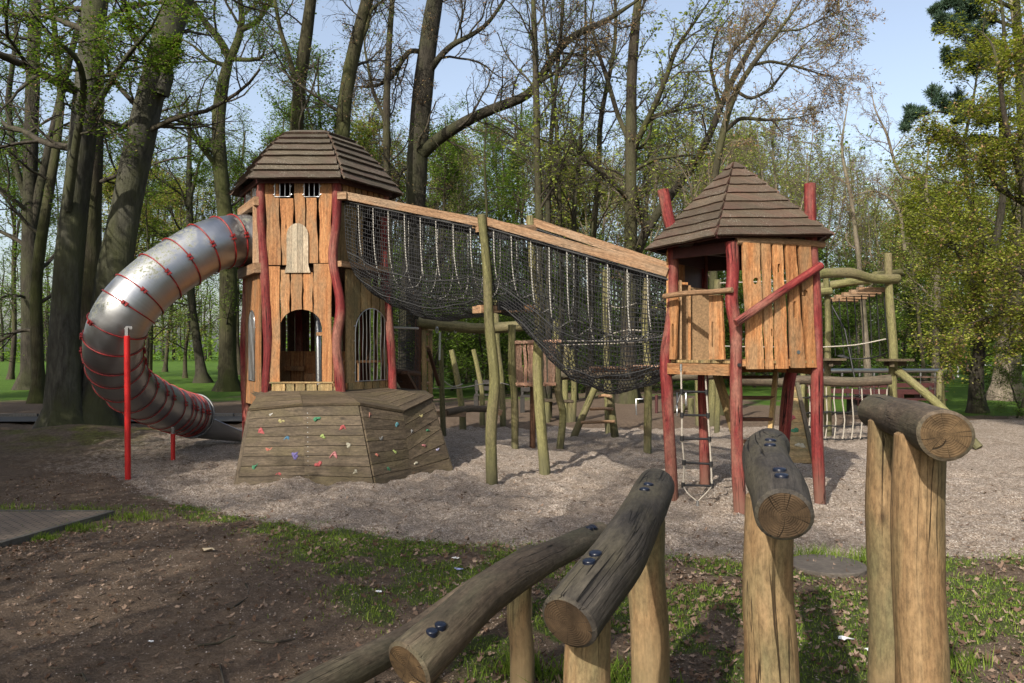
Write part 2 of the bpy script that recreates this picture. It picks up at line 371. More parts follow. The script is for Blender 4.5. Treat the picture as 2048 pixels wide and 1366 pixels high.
    def build(s, name, mats, parent=None, label=None):
        me = bpy.data.meshes.new(name); me.from_pydata(s.v, [], s.f)
        a = me.attributes.new('gr', 'FLOAT_VECTOR', 'POINT'); a.data.foreach_set('vector', np.array(s.g, dtype=np.float32).ravel())
        a = me.attributes.new('rnd', 'FLOAT', 'POINT'); a.data.foreach_set('value', np.array(s.r, dtype=np.float32))
        me.polygons.foreach_set('material_index', s.mi); me.polygons.foreach_set('use_smooth', s.sm)
        for m in (mats if isinstance(mats, (list, tuple)) else [mats]): me.materials.append(m)
        me.update(); o = bpy.data.objects.new(name, me); link(o, parent)
        if label: o['label'] = label
        return o
def np_mesh(name, V, Q, mats, mi=None, smooth=None, rn=None):
    me = bpy.data.meshes.new(name); k = Q.shape[1]
    me.vertices.add(len(V)); me.vertices.foreach_set('co', V.astype(np.float32).ravel())
    me.loops.add(Q.size); me.loops.foreach_set('vertex_index', Q.astype(np.int32).ravel())
    me.polygons.add(len(Q)); me.polygons.foreach_set('loop_start', np.arange(0, Q.size, k, dtype=np.int32))
    if mi is not None: me.polygons.foreach_set('material_index', mi.astype(np.int32))
    if smooth is not None: me.polygons.foreach_set('use_smooth', smooth)
    if rn is not None:
        a = me.attributes.new('rnd', 'FLOAT', 'POINT'); a.data.foreach_set('value', rn.astype(np.float32))
    for m in mats: me.materials.append(m)
    me.update(calc_edges=True); return me
class Face:
    """vertical plane through ground points A,B: maps photo pixels to the plane"""
    def __init__(s, A, B):
        s.A = Vector((A[0], A[1], 0)); s.B = Vector((B[0], B[1], 0)); s.X = (s.B-s.A).normalized(); s.L = (s.B-s.A).length
        s.Z = Vector((0, 0, 1)); s.N = s.X.cross(s.Z)
    def q(s, px, py):
        r = P(px, py, 1.0)-Vector((0, 0, H)); O = Vector((0, 0, H)); t = (s.A-O).dot(s.N)/r.dot(s.N); p = O+r*t
        return ((p-s.A).dot(s.X), p.z)
    def p(s, x, z, off=0): return s.A+s.X*x+s.Z*z+s.N*off
def wavy(q0, q1, n=5, amp=.012):
    """points along an edge with a live-edge wave"""
    r = []; ph = rnd(0, 6.28); fr = rnd(1.0, 2.2)
    for i in range(n+1):
        t = i/n; x = q0[0]+(q1[0]-q0[0])*t+(math.sin(ph+t*6.28*fr)*amp if 0 < i < n else 0); r.append((x, q0[1]+(q1[1]-q0[1])*t))
    return r
def plank_poly(x0, x1, z0, z1, amp=.012, lean=0.0):
    return wavy((x0, z0), (x0+lean, z1), 6, amp)+wavy((x1+lean, z1), (x1, z0), 6, amp)
def arch(x0, x1, z0, z1, n=12):
    """closed arched outline, ccw"""
    r = (x1-x0)/2; c = (x0+x1)/2; h = min(r, z1-z0)
    return [(x0, z0), (x1, z0)]+[(c+r*math.cos(math.pi*i/n), z1-h+h*math.sin(math.pi*i/n)) for i in range(n+1)]
def clip_arch(x0, x1, zb, zt, a0, a1, atop, base_is=True, n=6, amp=.01):
    """plank whose lower end follows the top of an arched opening a0..a1 with crown atop"""
    r = (a1-a0)/2; c = (a0+a1)/2; spring = atop-r*.85
    def lo(x):
        if x <= a0 or x >= a1: return zb
        return spring+math.sqrt(max(0, 1-((x-c)/r)**2))*(atop-spring)
    xs = sorted(set([x0+(x1-x0)*i/n for i in range(n+1)]+[v for v in (a0, a1) if x0 < v < x1]))
    low = []
    for x in xs:
        if x in (a0,) and x0 < x: low += [(x, zb), (x, spring)]
        elif x in (a1,) and x < x1: low += [(x, spring), (x, zb)]
        else: low.append((x, lo(x)))
    up = wavy((x1, low[-1][1]), (x1, zt), 6, amp)[1:]; dn = wavy((x0, zt), (x0, low[0][1]), 6, amp)[:-1]
    return low+up+dn
# ------------------------------------------------------------------ ground
def axis(lo, hi, c0, c1, st, gr):
    a = list(np.arange(c0, c1, st)); s = st; x = a[-1]
    while x < hi: s *= gr; x += s; a.append(x)
    s = st; x = c0
    while x > lo: s *= gr; x -= s; a.insert(0, x)
    return np.array(a)
gx = axis(-400, 400, -5.0, 5.2, .04, 1.045); gy = axis(-80, 700, 3.3, 11.0, .04, 1.03)
GX, GY = np.meshgrid(gx, gy)
ex = np.array([-9, -5.6, -4.5, -3.21, -2.06, -1.0, -.1, 1.29, 4.2, 9, 30]); ey = np.array([11.5, 10.8, 9.5, 8.46, 7.74, 7.13, 6.86, 6.45, 6.45, 6.3, 6.0])
def edge_y(x): return np.interp(x, ex, ey)
def ground_h(x, y):
    x = np.asarray(x, float); y = np.asarray(y, float)
    near = np.exp(-np.maximum(0, y-22)/15.0)
    h = .06*(fbm(x*.35, y*.35, 3)-.5)*near
    gm = 1/(1+np.exp(-(y-edge_y(x)-.1)*9))*(y < 19)
    h += gm*near*(.10*(fbm(x*2.1, y*2.6, 5, 3)-.5)+.12*(fbm(x*5.5, y*5.5, 8, 3)-.5))-gm*.03
    h += .06*np.exp(-((x+5.1)/.7)**2-((y-10.5)/.5)**2)
    h += (1-gm)*(.035*(fbm(x*3, y*3, 14, 3)-.5)+.03*(fbm(x*11, y*11, 17, 3)-.5))*near
    h += .22*np.exp(-(((x+8.3)/2.3)**2+((y-15.6)/1.2)**2))*(1+.6*(fbm(x*2, y*2, 21)-.5))
    h += .06*np.exp(-((x+5.6)/1.6)**2-((y-13.3)/.5)**2)
    return h
GZ = ground_h(GX, GY)
V = np.stack([GX, GY, GZ], -1).reshape(-1, 3); nx, ny = len(gx), len(gy)
ii = (np.arange(ny-1)[:, None]*nx+np.arange(nx-1)[None]).ravel()
Q = np.stack([ii, ii+1, ii+nx+1, ii+nx], -1)
x, y = V[:, 0], V[:, 1]
def sg(v, k): return 1/(1+np.exp(-np.clip(v*k, -30, 30)))
n1 = fbm(x*1.1, y*1.1, 31); n2 = fbm(x*4, y*4, 33)
grav = sg(y-edge_y(x)+(n1-.5)*.5, 7)*sg(17.6+.25*x*0-y+(n1-.5)*1.2+np.clip(x-4, 0, 9)*.25, 5)*sg(x+8.0+(n1-.5)*2.5, 1.2)
grav *= 1-.55*sg(-4.6-x-(y-9)*.15+(n1-.5)*3, 1.1)
gl = np.interp(y, [0, 4, 4.5, 5.4, 6.6, 7.6, 8.6, 9.4], [0.0, -.05, -.35, -1.05, -1.7, -2.6, -3.9, -4.6])
def grass_mask(x, y):
    gl = np.interp(y, [0, 4, 4.5, 5.4, 6.6, 7.6, 8.6, 9.4], [0.0, -.05, -.35, -1.05, -1.7, -2.6, -3.9, -4.6])
    nn = fbm(x*1.1, y*1.1, 31)
    g = sg(x-gl+(nn-.5)*1.3, 7)*sg(edge_y(x)-y+.12+(nn-.5)*.35, 14)
    return (1-sg(.34-np.hypot(x-2.47, y-6.25), 30))*g*sg(fbm(x*3.1, y*3.1, 41, 4)-.475+.075*sg(x-1, 3)+.02*sg(-x+.2, 4)-.09*sg(-x-1.9, 3), 22)
gnear = grass_mask(x, y)
bnd = (y > 29)*(x < 30) + (y > 21)*(x > 9)
far = sg(y-29+(n1-.5)*4, 1.2)*sg(-x-y*.05+1, .8)*1.0+sg(y-21+(n1-.5)*1.5, 3)*sg(x-9+(n1-.5)*5, 1)+.5*sg(y-24+(n1-.5)*3, 1)*sg(fbm(x*.4, y*.4, 77)-.5, 12)
far = np.clip(far, 0, 1)
moss = np.exp(-(((x+8)/3.2)**2+((y-15.4)/1.6)**2))
me = np_mesh('ground', V, Q, [], smooth=np.ones(len(Q), bool))
ca = me.attributes.new('zone', 'FLOAT_COLOR', 'POINT')
ca.data.foreach_set('color', np.stack([np.clip(grav, 0, 1), gnear, far, moss], -1).astype(np.float32).ravel())
b = NB('ground_surface'); pz = b.pos(); zc = b.n('ShaderNodeAttribute'); zc.attribute_name = 'zone'
sp = b.n('ShaderNodeSeparateColor'); b.l(zc.outputs['Color'], sp.inputs[0])
nA = b.noise(pz, 1.6, 6, .6); nB_ = b.noise(pz, 14, 5, .7); nC = b.noise(pz, 70, 4, .75); vC = b.vor(pz, 78, 'F1', 'Color'); vD = b.vor(pz, 78)
vs_ = b.sep(vC)
gravc = b.ramp(vs_[0], [(0, (.15, .118, .09)), (.3, (.38, .31, .25)), (.75, (.53, .445, .37)), (1, (.80, .70, .60))])
gravc = b.mix(b.ramp(nA, [(.35, .5), (.65, 0.0)]), gravc, (.27, .215, .165))
gravc = b.mix(b.ramp(nC, [(.38, .7), (.52, 0.0)]), gravc, (.22, .175, .14))
gravc = b.mix(b.ramp(nB_, [(.38, .7), (.5, 0.0)]), gravc, (.19, .14, .10))  # dark pits: shade of small hollows put into the gravel colour
dirt = b.ramp(nB_, [(.25, (.062, .043, .030)), (.5, (.12, .087, .062)), (.72, (.195, .147, .108))])
dirt = b.mix(b.ramp(nC, [(.45, 0.0), (.7, .7)]), dirt, (.26, .195, .145))
dirt = b.mix(b.ramp(nA, [(.4, 0.0), (.65, .5)]), dirt, (.12, .085, .058))
lit = b.ramp(b.vor(pz, 24, 'F1', 'Distance'), [(.0, 1.0), (.28, 0.0)])
lsel = b.math('GREATER_THAN', b.sep(b.vor(pz, 24, 'F1', 'Color'))[1], .84)
dirt = b.mix(b.math('MULTIPLY', b.math('GREATER_THAN', lit, .4), b.math('MULTIPLY', lsel, .6)), dirt, (.22, .14, .095))
gr_ = b.mix(b.ramp(nC, [(.3, 0.0), (.7, 1.0)]), (.04, .065, .016), (.085, .12, .03))
meadow = b.mix(b.ramp(b.noise(b.map(pz, (1, .35, 1)), 2.2, 6, .7), [(.3, 0.0), (.7, 1.0)]), (.04, .085, .012), (.085, .15, .022))
mossc = b.mix(b.ramp(nB_, [(.35, 0.0), (.6, 1.0)]), (.06, .05, .02), (.13, .14, .03))
gm = b.ramp(b.math('ADD', sp.outputs[0], b.math('MULTIPLY', b.math('SUBTRACT', nB_, .5), .8)), [(.38, 0.0), (.62, 1.0)])
col = b.mix(b.math('MULTIPLY', zc.outputs['Alpha'], b.ramp(nA, [(.4, 0.0), (.6, .9)])), dirt, mossc)
col = b.mix(gm, col, gravc)
col = b.mix(b.ramp(b.math('ADD', sp.outputs[1], b.math('MULTIPLY', b.math('SUBTRACT', nB_, .5), .9)), [(.3, 0.0), (.6, .8)]), col, gr_)
col = b.mix(b.ramp(b.math('ADD', sp.outputs[2], b.math('MULTIPLY', b.math('SUBTRACT', nA, .5), .7)), [(.35, 0.0), (.6, 1.0)]), col, meadow)
b.bump(b.math('ADD', b.math('ADD', nC, b.math('MULTIPLY', nB_, 1.2)), b.math('MULTIPLY', b.math('MULTIPLY', vD, gm), -.8)), 1.0, .03)
gmat = b.out(col, .95, 0, .1); me.materials.append(gmat)
go = bpy.data.objects.new('ground', me); COL.objects.link(go); tag(go, kind='structure')

# path behind the big trees on the left
def strip(name, pts, wd, z, mat, kind='structure'):
    m = MB(); n = len(pts)
    for i in range(n-1):
        a = Vector(pts[i]); c = Vector(pts[i+1])
        m.add([(a.x, a.y-wd/2, z), (c.x, c.y-wd/2, z), (c.x, c.y+wd/2, z), (a.x, a.y+wd/2, z)], [(0, 1, 2, 3)], [(0, 0, 0)]*4)
    return tag(m.build(name, mat), kind=kind)
asph = plain('park_path_asphalt', (.10, .095, .09), .9, 0, .35, 30, .15)
strip('path', [(-60, 18.9, 0), (-20, 19.2, 0), (-3.2, 19.5, 0)], 1.5, .03, asph)
m = MB()
for i in range(29):
    x0 = -31.5+i*.98; m.box((x0+.48, 20.06+.017*(i-20), .05), (.47, 0, 0), (0, .05, 0), (0, 0, .05), 0, .004)
tag(m.build('kerb', plain('concrete_kerb', (.17, .16, .145), .9, 0, .4, 25)), kind='structure')
# brick paved platform at the left edge of the picture
m = MB(); top = .035; pc = [Vector((-4.12, 8.22, 0)), Vector((-4.42, 6.86, 0)), Vector((-5.2, 3.3, 0)), Vector((-9.0, 3.3, 0)), Vector((-9.5, 8.3, 0))]
n = len(pc); vs = [p+Vector((0, 0, top)) for p in pc]+[p-Vector((0, 0, .1)) for p in pc]
m.add(vs, [tuple(reversed(range(n)))]+[(i, (i+1) % n, n+(i+1) % n, n+i) for i in range(n)], vs)
b = NB('brick_paving'); tx = b.n('ShaderNodeTexBrick'); b.l(b.obj(), tx.inputs[0]); tx.inputs['Scale'].default_value = 4.6
tx.inputs['Color1'].default_value = (.15, .115, .085, 1); tx.inputs['Color2'].default_value = (.19, .145, .11, 1); tx.inputs['Mortar'].default_value = (.055, .045, .035, 1)
tx.inputs['Mortar Size'].default_value = .035
b.bump(b.math('ADD', tx.outputs['Fac'], b.noise(b.pos(), 40, 3)), -.4, .006)
tag(m.build('paving', b.out(b.mix(b.ramp(b.noise(b.pos(), 6, 5), [(.4, 0.0), (.7, .5)]), tx.outputs['Color'], (.09, .075, .06)), .9)), kind='structure')
m = MB()
for a, c in ((pc[0], pc[1]), (pc[1], pc[2]), (pc[4], pc[0])):
    k = int((c-a).length/.5); 
    for i in range(k): m.bar(a.lerp(c, i/k)-Vector((0, 0, .02)), a.lerp(c, (i+.985)/k)-Vector((0, 0, .02)), .05, .125)
tag(m.build('kerb', plain('dark_edging_stone', (.10, .09, .075), .9, 0, .4, 25)), kind='structure')

# ------------------------------------------------------------------ scattered ground cover
def zat(x, y): return ground_h(x, y)
def scatter_grass():
    Vs, Qs, Rn = [], [], []; base = 0
    N = 190000
    y = 3.2+(RNG.random(N)**.8)*5.6; x = RNG.uniform(-4.8, 5.4, N)
    keep = (RNG.random(N) < grass_mask(x, y)*.9) & (np.abs(x) < y*.66+.3)
    x = x[keep]; y = y[keep]
    # tufts by the paving edge and round the posts
    ex_ = []
    for (cx, cy, r, k) in [(.05, 4.15, .10, 260), (.42, 4.05, .16, 420), (1.25, 3.75, .13, 260), (.62, 3.55, .12, 260), (-3.85, 8.12, .16, 420), (-4.15, 7.6, .13, 400), (-4.25, 7.2, .09, 260), (-4.5, 8.45, .2, 330), (-5.4, 8.45, .25, 300), (3.0, 6.42, .2, 350), (2.5, 6.62, .14, 200), (2.3, 4.3, .12, 250), (3.1, 4.2, .12, 250)]:
        a = RNG.normal(0, r*.6, (k, 2)); ex_.append(np.stack([cx+a[:, 0]*1.6, cy+a[:, 1]], -1))
    e = np.concatenate(ex_); x = np.concatenate([x, e[:, 0]]); y = np.concatenate([y, e[:, 1]])
    # tall blades only at the hand placed tufts
    n = len(x); h = .012+.032*RNG.random(n)**2*(.4+1.2*fbm(x*2, y*2, 61)); h[-len(e):] = np.where(e[:, 0] > -1, .05+.08*RNG.random(len(e)), .025+.045*RNG.random(len(e)))
    wd = .0022+.0018*RNG.random(n); az = RNG.uniform(0, 6.28, n); ln = h*RNG.uniform(.1, 1.0, n); fa = az+RNG.normal(0, .6, n)+1.57
    z = zat(x, y)-.004; z0 = z
    cx, sx = np.cos(fa), np.sin(fa); lx, ly = np.cos(az), np.sin(az)
    def pt(t, ww): return np.stack([x+lx*ln*t*t+cx*ww, y+ly*ln*t*t+sx*ww, z0+h*t], -1)
    a = [pt(0, -wd), pt(0, wd), pt(.55, wd*.8), pt(.55, -wd*.8), pt(1, wd*.12), pt(1, -wd*.12)]
    V = np.stack(a, 1).reshape(-1, 3); o = np.arange(n)[:, None]*6
    Q = np.concatenate([o+np.array([[0, 1, 2, 3]]), o+np.array([[3, 2, 4, 5]])]); rn = np.repeat(np.clip(RNG.normal(.5, .25, n)+.3*(fbm(x, y, 9)-.5), 0, 1), 6)
    o = bpy.data.objects.new('grass', np_mesh('grass', V, Q, [M['grassblade']], rn=rn)); COL.objects.link(o)
    tag(o, 'short fresh green grass growing in patches round the log fence', 'grass', kind='stuff')
scatter_grass()
def dead_leaves():
    A = 10; Vs = []; R = RNG
    N = 75000; y = 3.1+R.random(N)**1.25*9; x = R.uniform(-6.5, 6.5, N)
    gmk = sg(x-np.interp(y, [0, 4, 5.4, 6.6, 8], [0, -.1, -1.1, -1.7, -3]), 3)
    p = .22+.6*gmk*(y < edge_y(x)+.1)*np.clip(fbm(x*1.5, y*1.5, 51)*2-.5, 0, 1)+.9*np.exp(-((x+4.2-(8-y)*.0)/.45)**2-((y-6.9)/1.0)**2)
    p = np.where(y > edge_y(x)+.25, .035, p)
    k = (R.random(N) < p) & (np.abs(x) < y*.66+.3) & ~((x < -4.05-(8.2-y)*.22) & (y < 8.3)); x = x[k]; y = y[k]; n = len(x)
    s = R.uniform(.008, .026, n)*np.where(x-gl_at(y) > 0, .95, .8); az = R.uniform(0, 6.28, n); tilt = R.normal(0, .35, (n, 2))
    ang = np.arange(A)/A*6.283; lob = 1+.28*np.cos(ang*5)[None]+R.normal(0, .12, (n, A)); asp = R.uniform(.45, .8, n)
    lx = np.cos(ang)[None]*lob*s[:, None]; ly = np.sin(ang)[None]*lob*s[:, None]*asp[:, None]
    curl = R.uniform(-.5, 1.3, n)[:, None]*(lx**2+ly**2)/s[:, None]*.5
    wx = lx*np.cos(az)[:, None]-ly*np.sin(az)[:, None]; wy = lx*np.sin(az)[:, None]+ly*np.cos(az)[:, None]
    z = zat(x, y)+.007+R.random(n)*.012
    wz = z[:, None]+curl+wx*tilt[:, :1]+wy*tilt[:, 1:]
    V = np.concatenate([np.stack([x[:, None]+wx, y[:, None]+wy, wz], -1), np.stack([x, y, z], -1)[:, None]], 1).reshape(-1, 3)
    o = np.arange(n)[:, None, None]*(A+1); j = np.arange(A)
    T = (o+np.stack([j, (j+1) % A, np.full(A, A)], -1)[None]).reshape(-1, 3)
    ob = bpy.data.objects.new('dead_leaves', np_mesh('dead_leaves', V, T, [M['deadleaf']], rn=np.repeat(R.random(n), A+1))); COL.objects.link(ob)
    tag(ob, 'dry brown fallen leaves scattered over the dirt and grass', 'leaf litter', kind='stuff')
def gl_at(y): return np.interp(y, [0, 4, 4.5, 5.4, 6.6, 7.6, 8.6, 9.4], [0.0, -.05, -.35, -1.05, -1.7, -2.6, -3.9, -4.6])
dead_leaves()
def chips():
    """gravel stones and dirt crumbs near the camera, twigs"""
    N = 80000; y = 3.2+RNG.random(N)**1.1*10; x = RNG.uniform(-6, 6, N); k = (np.abs(x) < y*.66+.2) & ~((x < -4.05-(8.2-y)*.22) & (y < 8.3)); x = x[k]; y = y[k]; n = len(x)
    isg = y > edge_y(x); k = isg | (RNG.random(n) < .9); x = x[k]; y = y[k]; n = len(x)
    s = RNG.uniform(.0022, .006, n)*np.where(y > edge_y(x), .95, 1.0)*(1+y*.05)
    base = np.array([[1, 0, 0], [0, 1, 0], [-1, 0, 0], [0, -1, 0], [0, 0, .8]])
    az = RNG.uniform(0, 6.28, n); jit = 1+RNG.normal(0, .25, (n, 5, 1)); v = base[None]*jit*s[:, None, None]
    c, si = np.cos(az)[:, None], np.sin(az)[:, None]
    V = np.stack([x[:, None]+v[..., 0]*c-v[..., 1]*si, y[:, None]+v[..., 0]*si+v[..., 1]*c, zat(x, y)[:, None]+v[..., 2]-.001], -1).reshape(-1, 3)
    o = np.arange(n)[:, None, None]*5; T = (o+np.array([[0, 1, 4], [1, 2, 4], [2, 3, 4], [3, 0, 4]])[None]).reshape(-1, 3)
    rn = np.repeat(np.where(y > edge_y(x), RNG.uniform(.35, .95, n), RNG.uniform(0, .62, n)), 5)
    bb = NB('loose_stone'); col = bb.ramp(bb.attr('rnd', 'Fac'), [(0, (.08, .055, .04)), (.4, (.22, .17, .13)), (.7, (.40, .35, .31)), (1, (.66, .62, .57))])
    ob = bpy.data.objects.new('gravel', np_mesh('gravel', V, T, [bb.out(col, .9)], rn=rn)); COL.objects.link(ob)
    tag(ob, 'loose pale gravel stones and dirt crumbs on the play area', 'gravel', kind='stuff')
chips()
m = MB()
for i in range(230):
    yy = rnd(3.3, 9.5); xx = rnd(-yy*.6, yy*.6)
    if xx < -4 and yy < 8.4: continue
    a = rnd(0, 3.14); L = rnd(.03, .13); z = float(zat(xx, yy))+.008
    p = [(xx+math.cos(a)*L*t+rnd(-.008, .008), yy+math.sin(a)*L*t+rnd(-.008, .008), z+rnd(0, .006)) for t in (0, .35, .7, 1)]
    m.tube(p, [rnd(.0015, .0035)]*4, 5, False)
for pp in ([(440, 1335), (447, 1366), (452, 1400)], [(505, 1284), (545, 1290), (590, 1282)], [(455, 1225), (495, 1200), (498, 1185), (490, 1170)], [(395, 1295), (440, 1290), (470, 1275)], [(150, 1355), (165, 1352), (172, 1366)]):
    m.tube([G(a, c, .012) for a, c in pp], .006, 6)
tag(m.build('twigs', M['deadleaf'].copy() if 0 else M['twig']), 'small broken twigs lying on the dirt', 'twigs', kind='stuff')

# ------------------------------------------------------------------ trees
def tubes(Pt, R, k):
    B, N, _ = Pt.shape
    T = np.gradient(Pt, axis=1); T /= np.linalg.norm(T, axis=2, keepdims=True)+1e-9
    d = Pt[:, -1]-Pt[:, 0]; ver = np.abs(d[:, 2]) > .75*np.linalg.norm(d, axis=1)
    ref = np.where(ver[:, None], np.array([[0., 1, 0]]), np.array([[0., 0, 1]]))[:, None]
    n = np.cross(T, np.broadcast_to(ref, T.shape)); n /= np.linalg.norm(n, axis=2, keepdims=True)+1e-9
    bn = np.cross(T, n); a = np.arange(k)/k*2*np.pi
    V = Pt[:, :, None]+R[:, :, None, None]*(n[:, :, None]*np.cos(a)[None, None, :, None]+bn[:, :, None]*np.sin(a)[None, None, :, None])
    o = (np.arange(B)*N*k)[:, None, None]; i = (np.arange(N-1)*k)[None, :, None]; j = np.arange(k)[None, None]; j2 = (j+1) % k
    Q = np.stack([o+i+j, o+i+j2, o+i+k+j2, o+i+k+j], -1).reshape(-1, 4)
    return V.reshape(-1, 3), Q
def grow(Pt, R, n, t0, t1, ang, lf, rf, N, wig, up, rng, minr=.004, flat=0.0, Lref=None):
    B, M_, _ = Pt.shape
    idx = np.repeat(np.arange(B), n); t = (np.tile(np.arange(n), B)+rng.random(B*n))/n*(t1-t0)+t0
    f = t*(M_-1); i0 = np.minimum(f.astype(int), M_-2); fr = (f-i0)[:, None]
    st = Pt[idx, i0]*(1-fr)+Pt[idx, i0+1]*fr; r0 = R[idx, i0]*(1-fr[:, 0])+R[idx, i0+1]*fr[:, 0]
    T = Pt[idx, i0+1]-Pt[idx, i0]; T /= np.linalg.norm(T, axis=1, keepdims=True)+1e-9
    L = np.linalg.norm(np.diff(Pt, axis=1), axis=2).sum(1)[idx] if Lref is None else np.full(len(idx), Lref)
    rv = rng.normal(size=(len(idx), 3)); rv[:, 2] *= (1-flat); pr = rv-T*(rv*T).sum(1, keepdims=True); pr /= np.linalg.norm(pr, axis=1, keepdims=True)+1e-9
    a = np.radians(ang)*rng.uniform(.7, 1.25, len(idx))[:, None]; D = T*np.cos(a)+pr*np.sin(a)
    ln = lf*L*(1-.45*t)*rng.uniform(.55, 1.25, len(idx)); stp = (ln/(N-1))[:, None]; pts = [st]; d = D
    for s in range(N-1):
        pts.append(pts[-1]+d*stp); d = d+rng.normal(0, wig, d.shape)+np.array([0, 0, up]); d /= np.linalg.norm(d, axis=1, keepdims=True)
    C = np.stack(pts, 1); rs = np.maximum(np.minimum(rf*r0, ln*.02), minr)
    return C, rs[:, None]*np.linspace(1, .35, N)[None]
def leaves(C, per, size, spread, rng, flat=.5, t0=.1, clump=0.0):
    B, N, _ = C.shape; idx = np.repeat(np.arange(B), per); t = rng.uniform(t0, 1, len(idx))*(N-1); i0 = np.minimum(t.astype(int), N-2); f = (t-i0)[:, None]
    c = C[idx, i0]*(1-f)+C[idx, i0+1]*f+rng.normal(0, spread, (len(idx), 3))
    nrm_ = rng.normal(size=c.shape); nrm_[:, 2] = np.abs(nrm_[:, 2])+flat*2.5; nrm_ /= np.linalg.norm(nrm_, axis=1, keepdims=True)
    u = np.cross(nrm_, rng.normal(size=c.shape)); u /= np.linalg.norm(u, axis=1, keepdims=True); v = np.cross(nrm_, u)
    s = (size*rng.uniform(.6, 1.35, len(c)))[:, None]
    V = np.stack([c-u*s, c+v*s*.55, c+u*s, c-v*s*.55], 1).reshape(-1, 3)
    Q = np.arange(len(c)*4).reshape(-1, 4)
    rn = np.clip(rng.normal(.5, .22, len(c)), 0, 1)
    return V, Q, np.repeat(rn, 4)
def join(parts):
    """parts: (V,Q,mat,rnd or None)"""
    Vs, Qs, mi, rn, o = [], [], [], [], 0
    for V, Q, m, r in parts:
        Vs.append(V); Qs.append(Q+o); mi.append(np.full(len(Q), m)); rn.append(np.full(len(V), .5) if r is None else r); o += len(V)
    return np.concatenate(Vs), np.concatenate(Qs), np.concatenate(mi), np.concatenate(rn)
def resamp(pts, rad, n):
    pts = np.array(pts, float); d = np.r_[0, np.cumsum(np.linalg.norm(np.diff(pts, axis=0), axis=1))]
    # smooth through points
    tt = np.linspace(0, d[-1], n); out = np.stack([np.interp(tt, d, pts[:, i]) for i in range(3)], -1)
    for _ in range(2): out[1:-1] = out[1:-1]*.5+(out[:-2]+out[2:])*.25
    return out, np.interp(tt, d, rad)
def trunk_mesh(stems, k=12, flare=True, seed=0):
    parts = []
    for q, (pts, rad) in enumerate(stems):
        n = max(8, int(len(pts)*5)) ; a, r = resamp(pts, rad, 28)
        if flare and q == 0: 
            z = a[:, 2]-a[0, 2]; r = r*(1+.75*np.exp(-z/.35))
        V, Q = tubes(a[None], r[None], k)
        rr = np.random.default_rng(seed+q); ph = rr.uniform(0, 6.28, 6)
        c = np.repeat(a, k, 0); an = np.tile(np.arange(k)/k*6.283, len(a)); zz = c[:, 2]
        fl = np.exp(-(zz-a[0, 2])/.5)*(q == 0)*flare
        s = 1+.05*np.sin(an*2+ph[0]+zz*.6)+.035*np.sin(an*3+ph[1]-zz*1.1)+.03*np.sin(zz*2.3+ph[2])+fl*.22*np.sin(an*5+ph[3])
        V = c+(V-c)*s[:, None]; parts.append((V, Q, 0, None))
    return join(parts)
def crown_parts(stems, rng, prm):
    """limbs, branches, twigs and leaves from given stems"""
    A = np.stack([resamp(p, r, 14)[0] for p, r in stems]); R = np.stack([resamp(p, r, 14)[1] for p, r in stems]); parts = []
    n1, n2, n3 = prm.get('n', (9, 6, 6)); up = prm.get('up', .05); wig = prm.get('wig', .16); flat = prm.get('flat', 0)
    mt = prm.get('minr', .005)
    C1, R1 = grow(A, R, n1, prm.get('t0', .3), .98, prm.get('a1', 50), prm.get('l1', .34), .42, 9, wig, up, rng, mt*2, flat, prm.get('L'))
    V, Q = tubes(C1, R1, 5); parts.append((V, Q, 0, None))
    C2, R2 = grow(C1, R1, n2, .12, 1, 48, prm.get('l2', .5), .55, 6, wig*1.2, up, rng, mt*1.3, flat)
    V, Q = tubes(C2, R2, 4); parts.append((V, Q, 0, None))
    C3, R3 = grow(C2, R2, n3, .1, 1, 45, prm.get('l3', .55), .6, 4, wig*1.4, up, rng, mt, flat)
    V, Q = tubes(C3, R3, 3); parts.append((V, Q, 0, None))
    for (mi, per, size, spread, lf) in prm.get('lv', []):
        V, Q, rn = leaves(C3, per, size, spread, rng, lf); parts.append((V, Q, mi, rn))
    return join(parts)
def make_tree(name, label, base, stems, barkm, prm, mats, group=None, seed=1, k=12, flare=True):
    rng = np.random.default_rng(seed); b0 = np.array(base)
    st = [(np.array(p)-b0, r) for p, r in stems]
    root = empty(name, tuple(base), label, 'tree', group)
    V, Q, mi, rn = trunk_mesh(st, k, flare, seed)
    t = bpy.data.objects.new('trunk', np_mesh('trunk', V, Q, [barkm], smooth=np.ones(len(Q), bool))); COL.objects.link(t); t.parent = root
    pk = st[:prm['stems']] if 'stems' in prm else st
    V, Q, mi, rn = crown_parts(pk, rng, prm)
    c = bpy.data.objects.new('crown', np_mesh('crown', V, Q, mats, mi=mi, rn=rn)); COL.objects.link(c); c.parent = root
    return root
def copy_tree(root, loc, rz, sc, label=None, group=None, szx=1.0):
    r = root.copy(); COL.objects.link(r); r.location = loc; r.rotation_euler = (0, 0, rz); r.scale = (sc*szx, sc*szx, sc)
    if label: r['label'] = label
    if group: r['group'] = group
    for ch in list(root.children):
        c = ch.copy(); COL.objects.link(c); c.parent = r
    return r
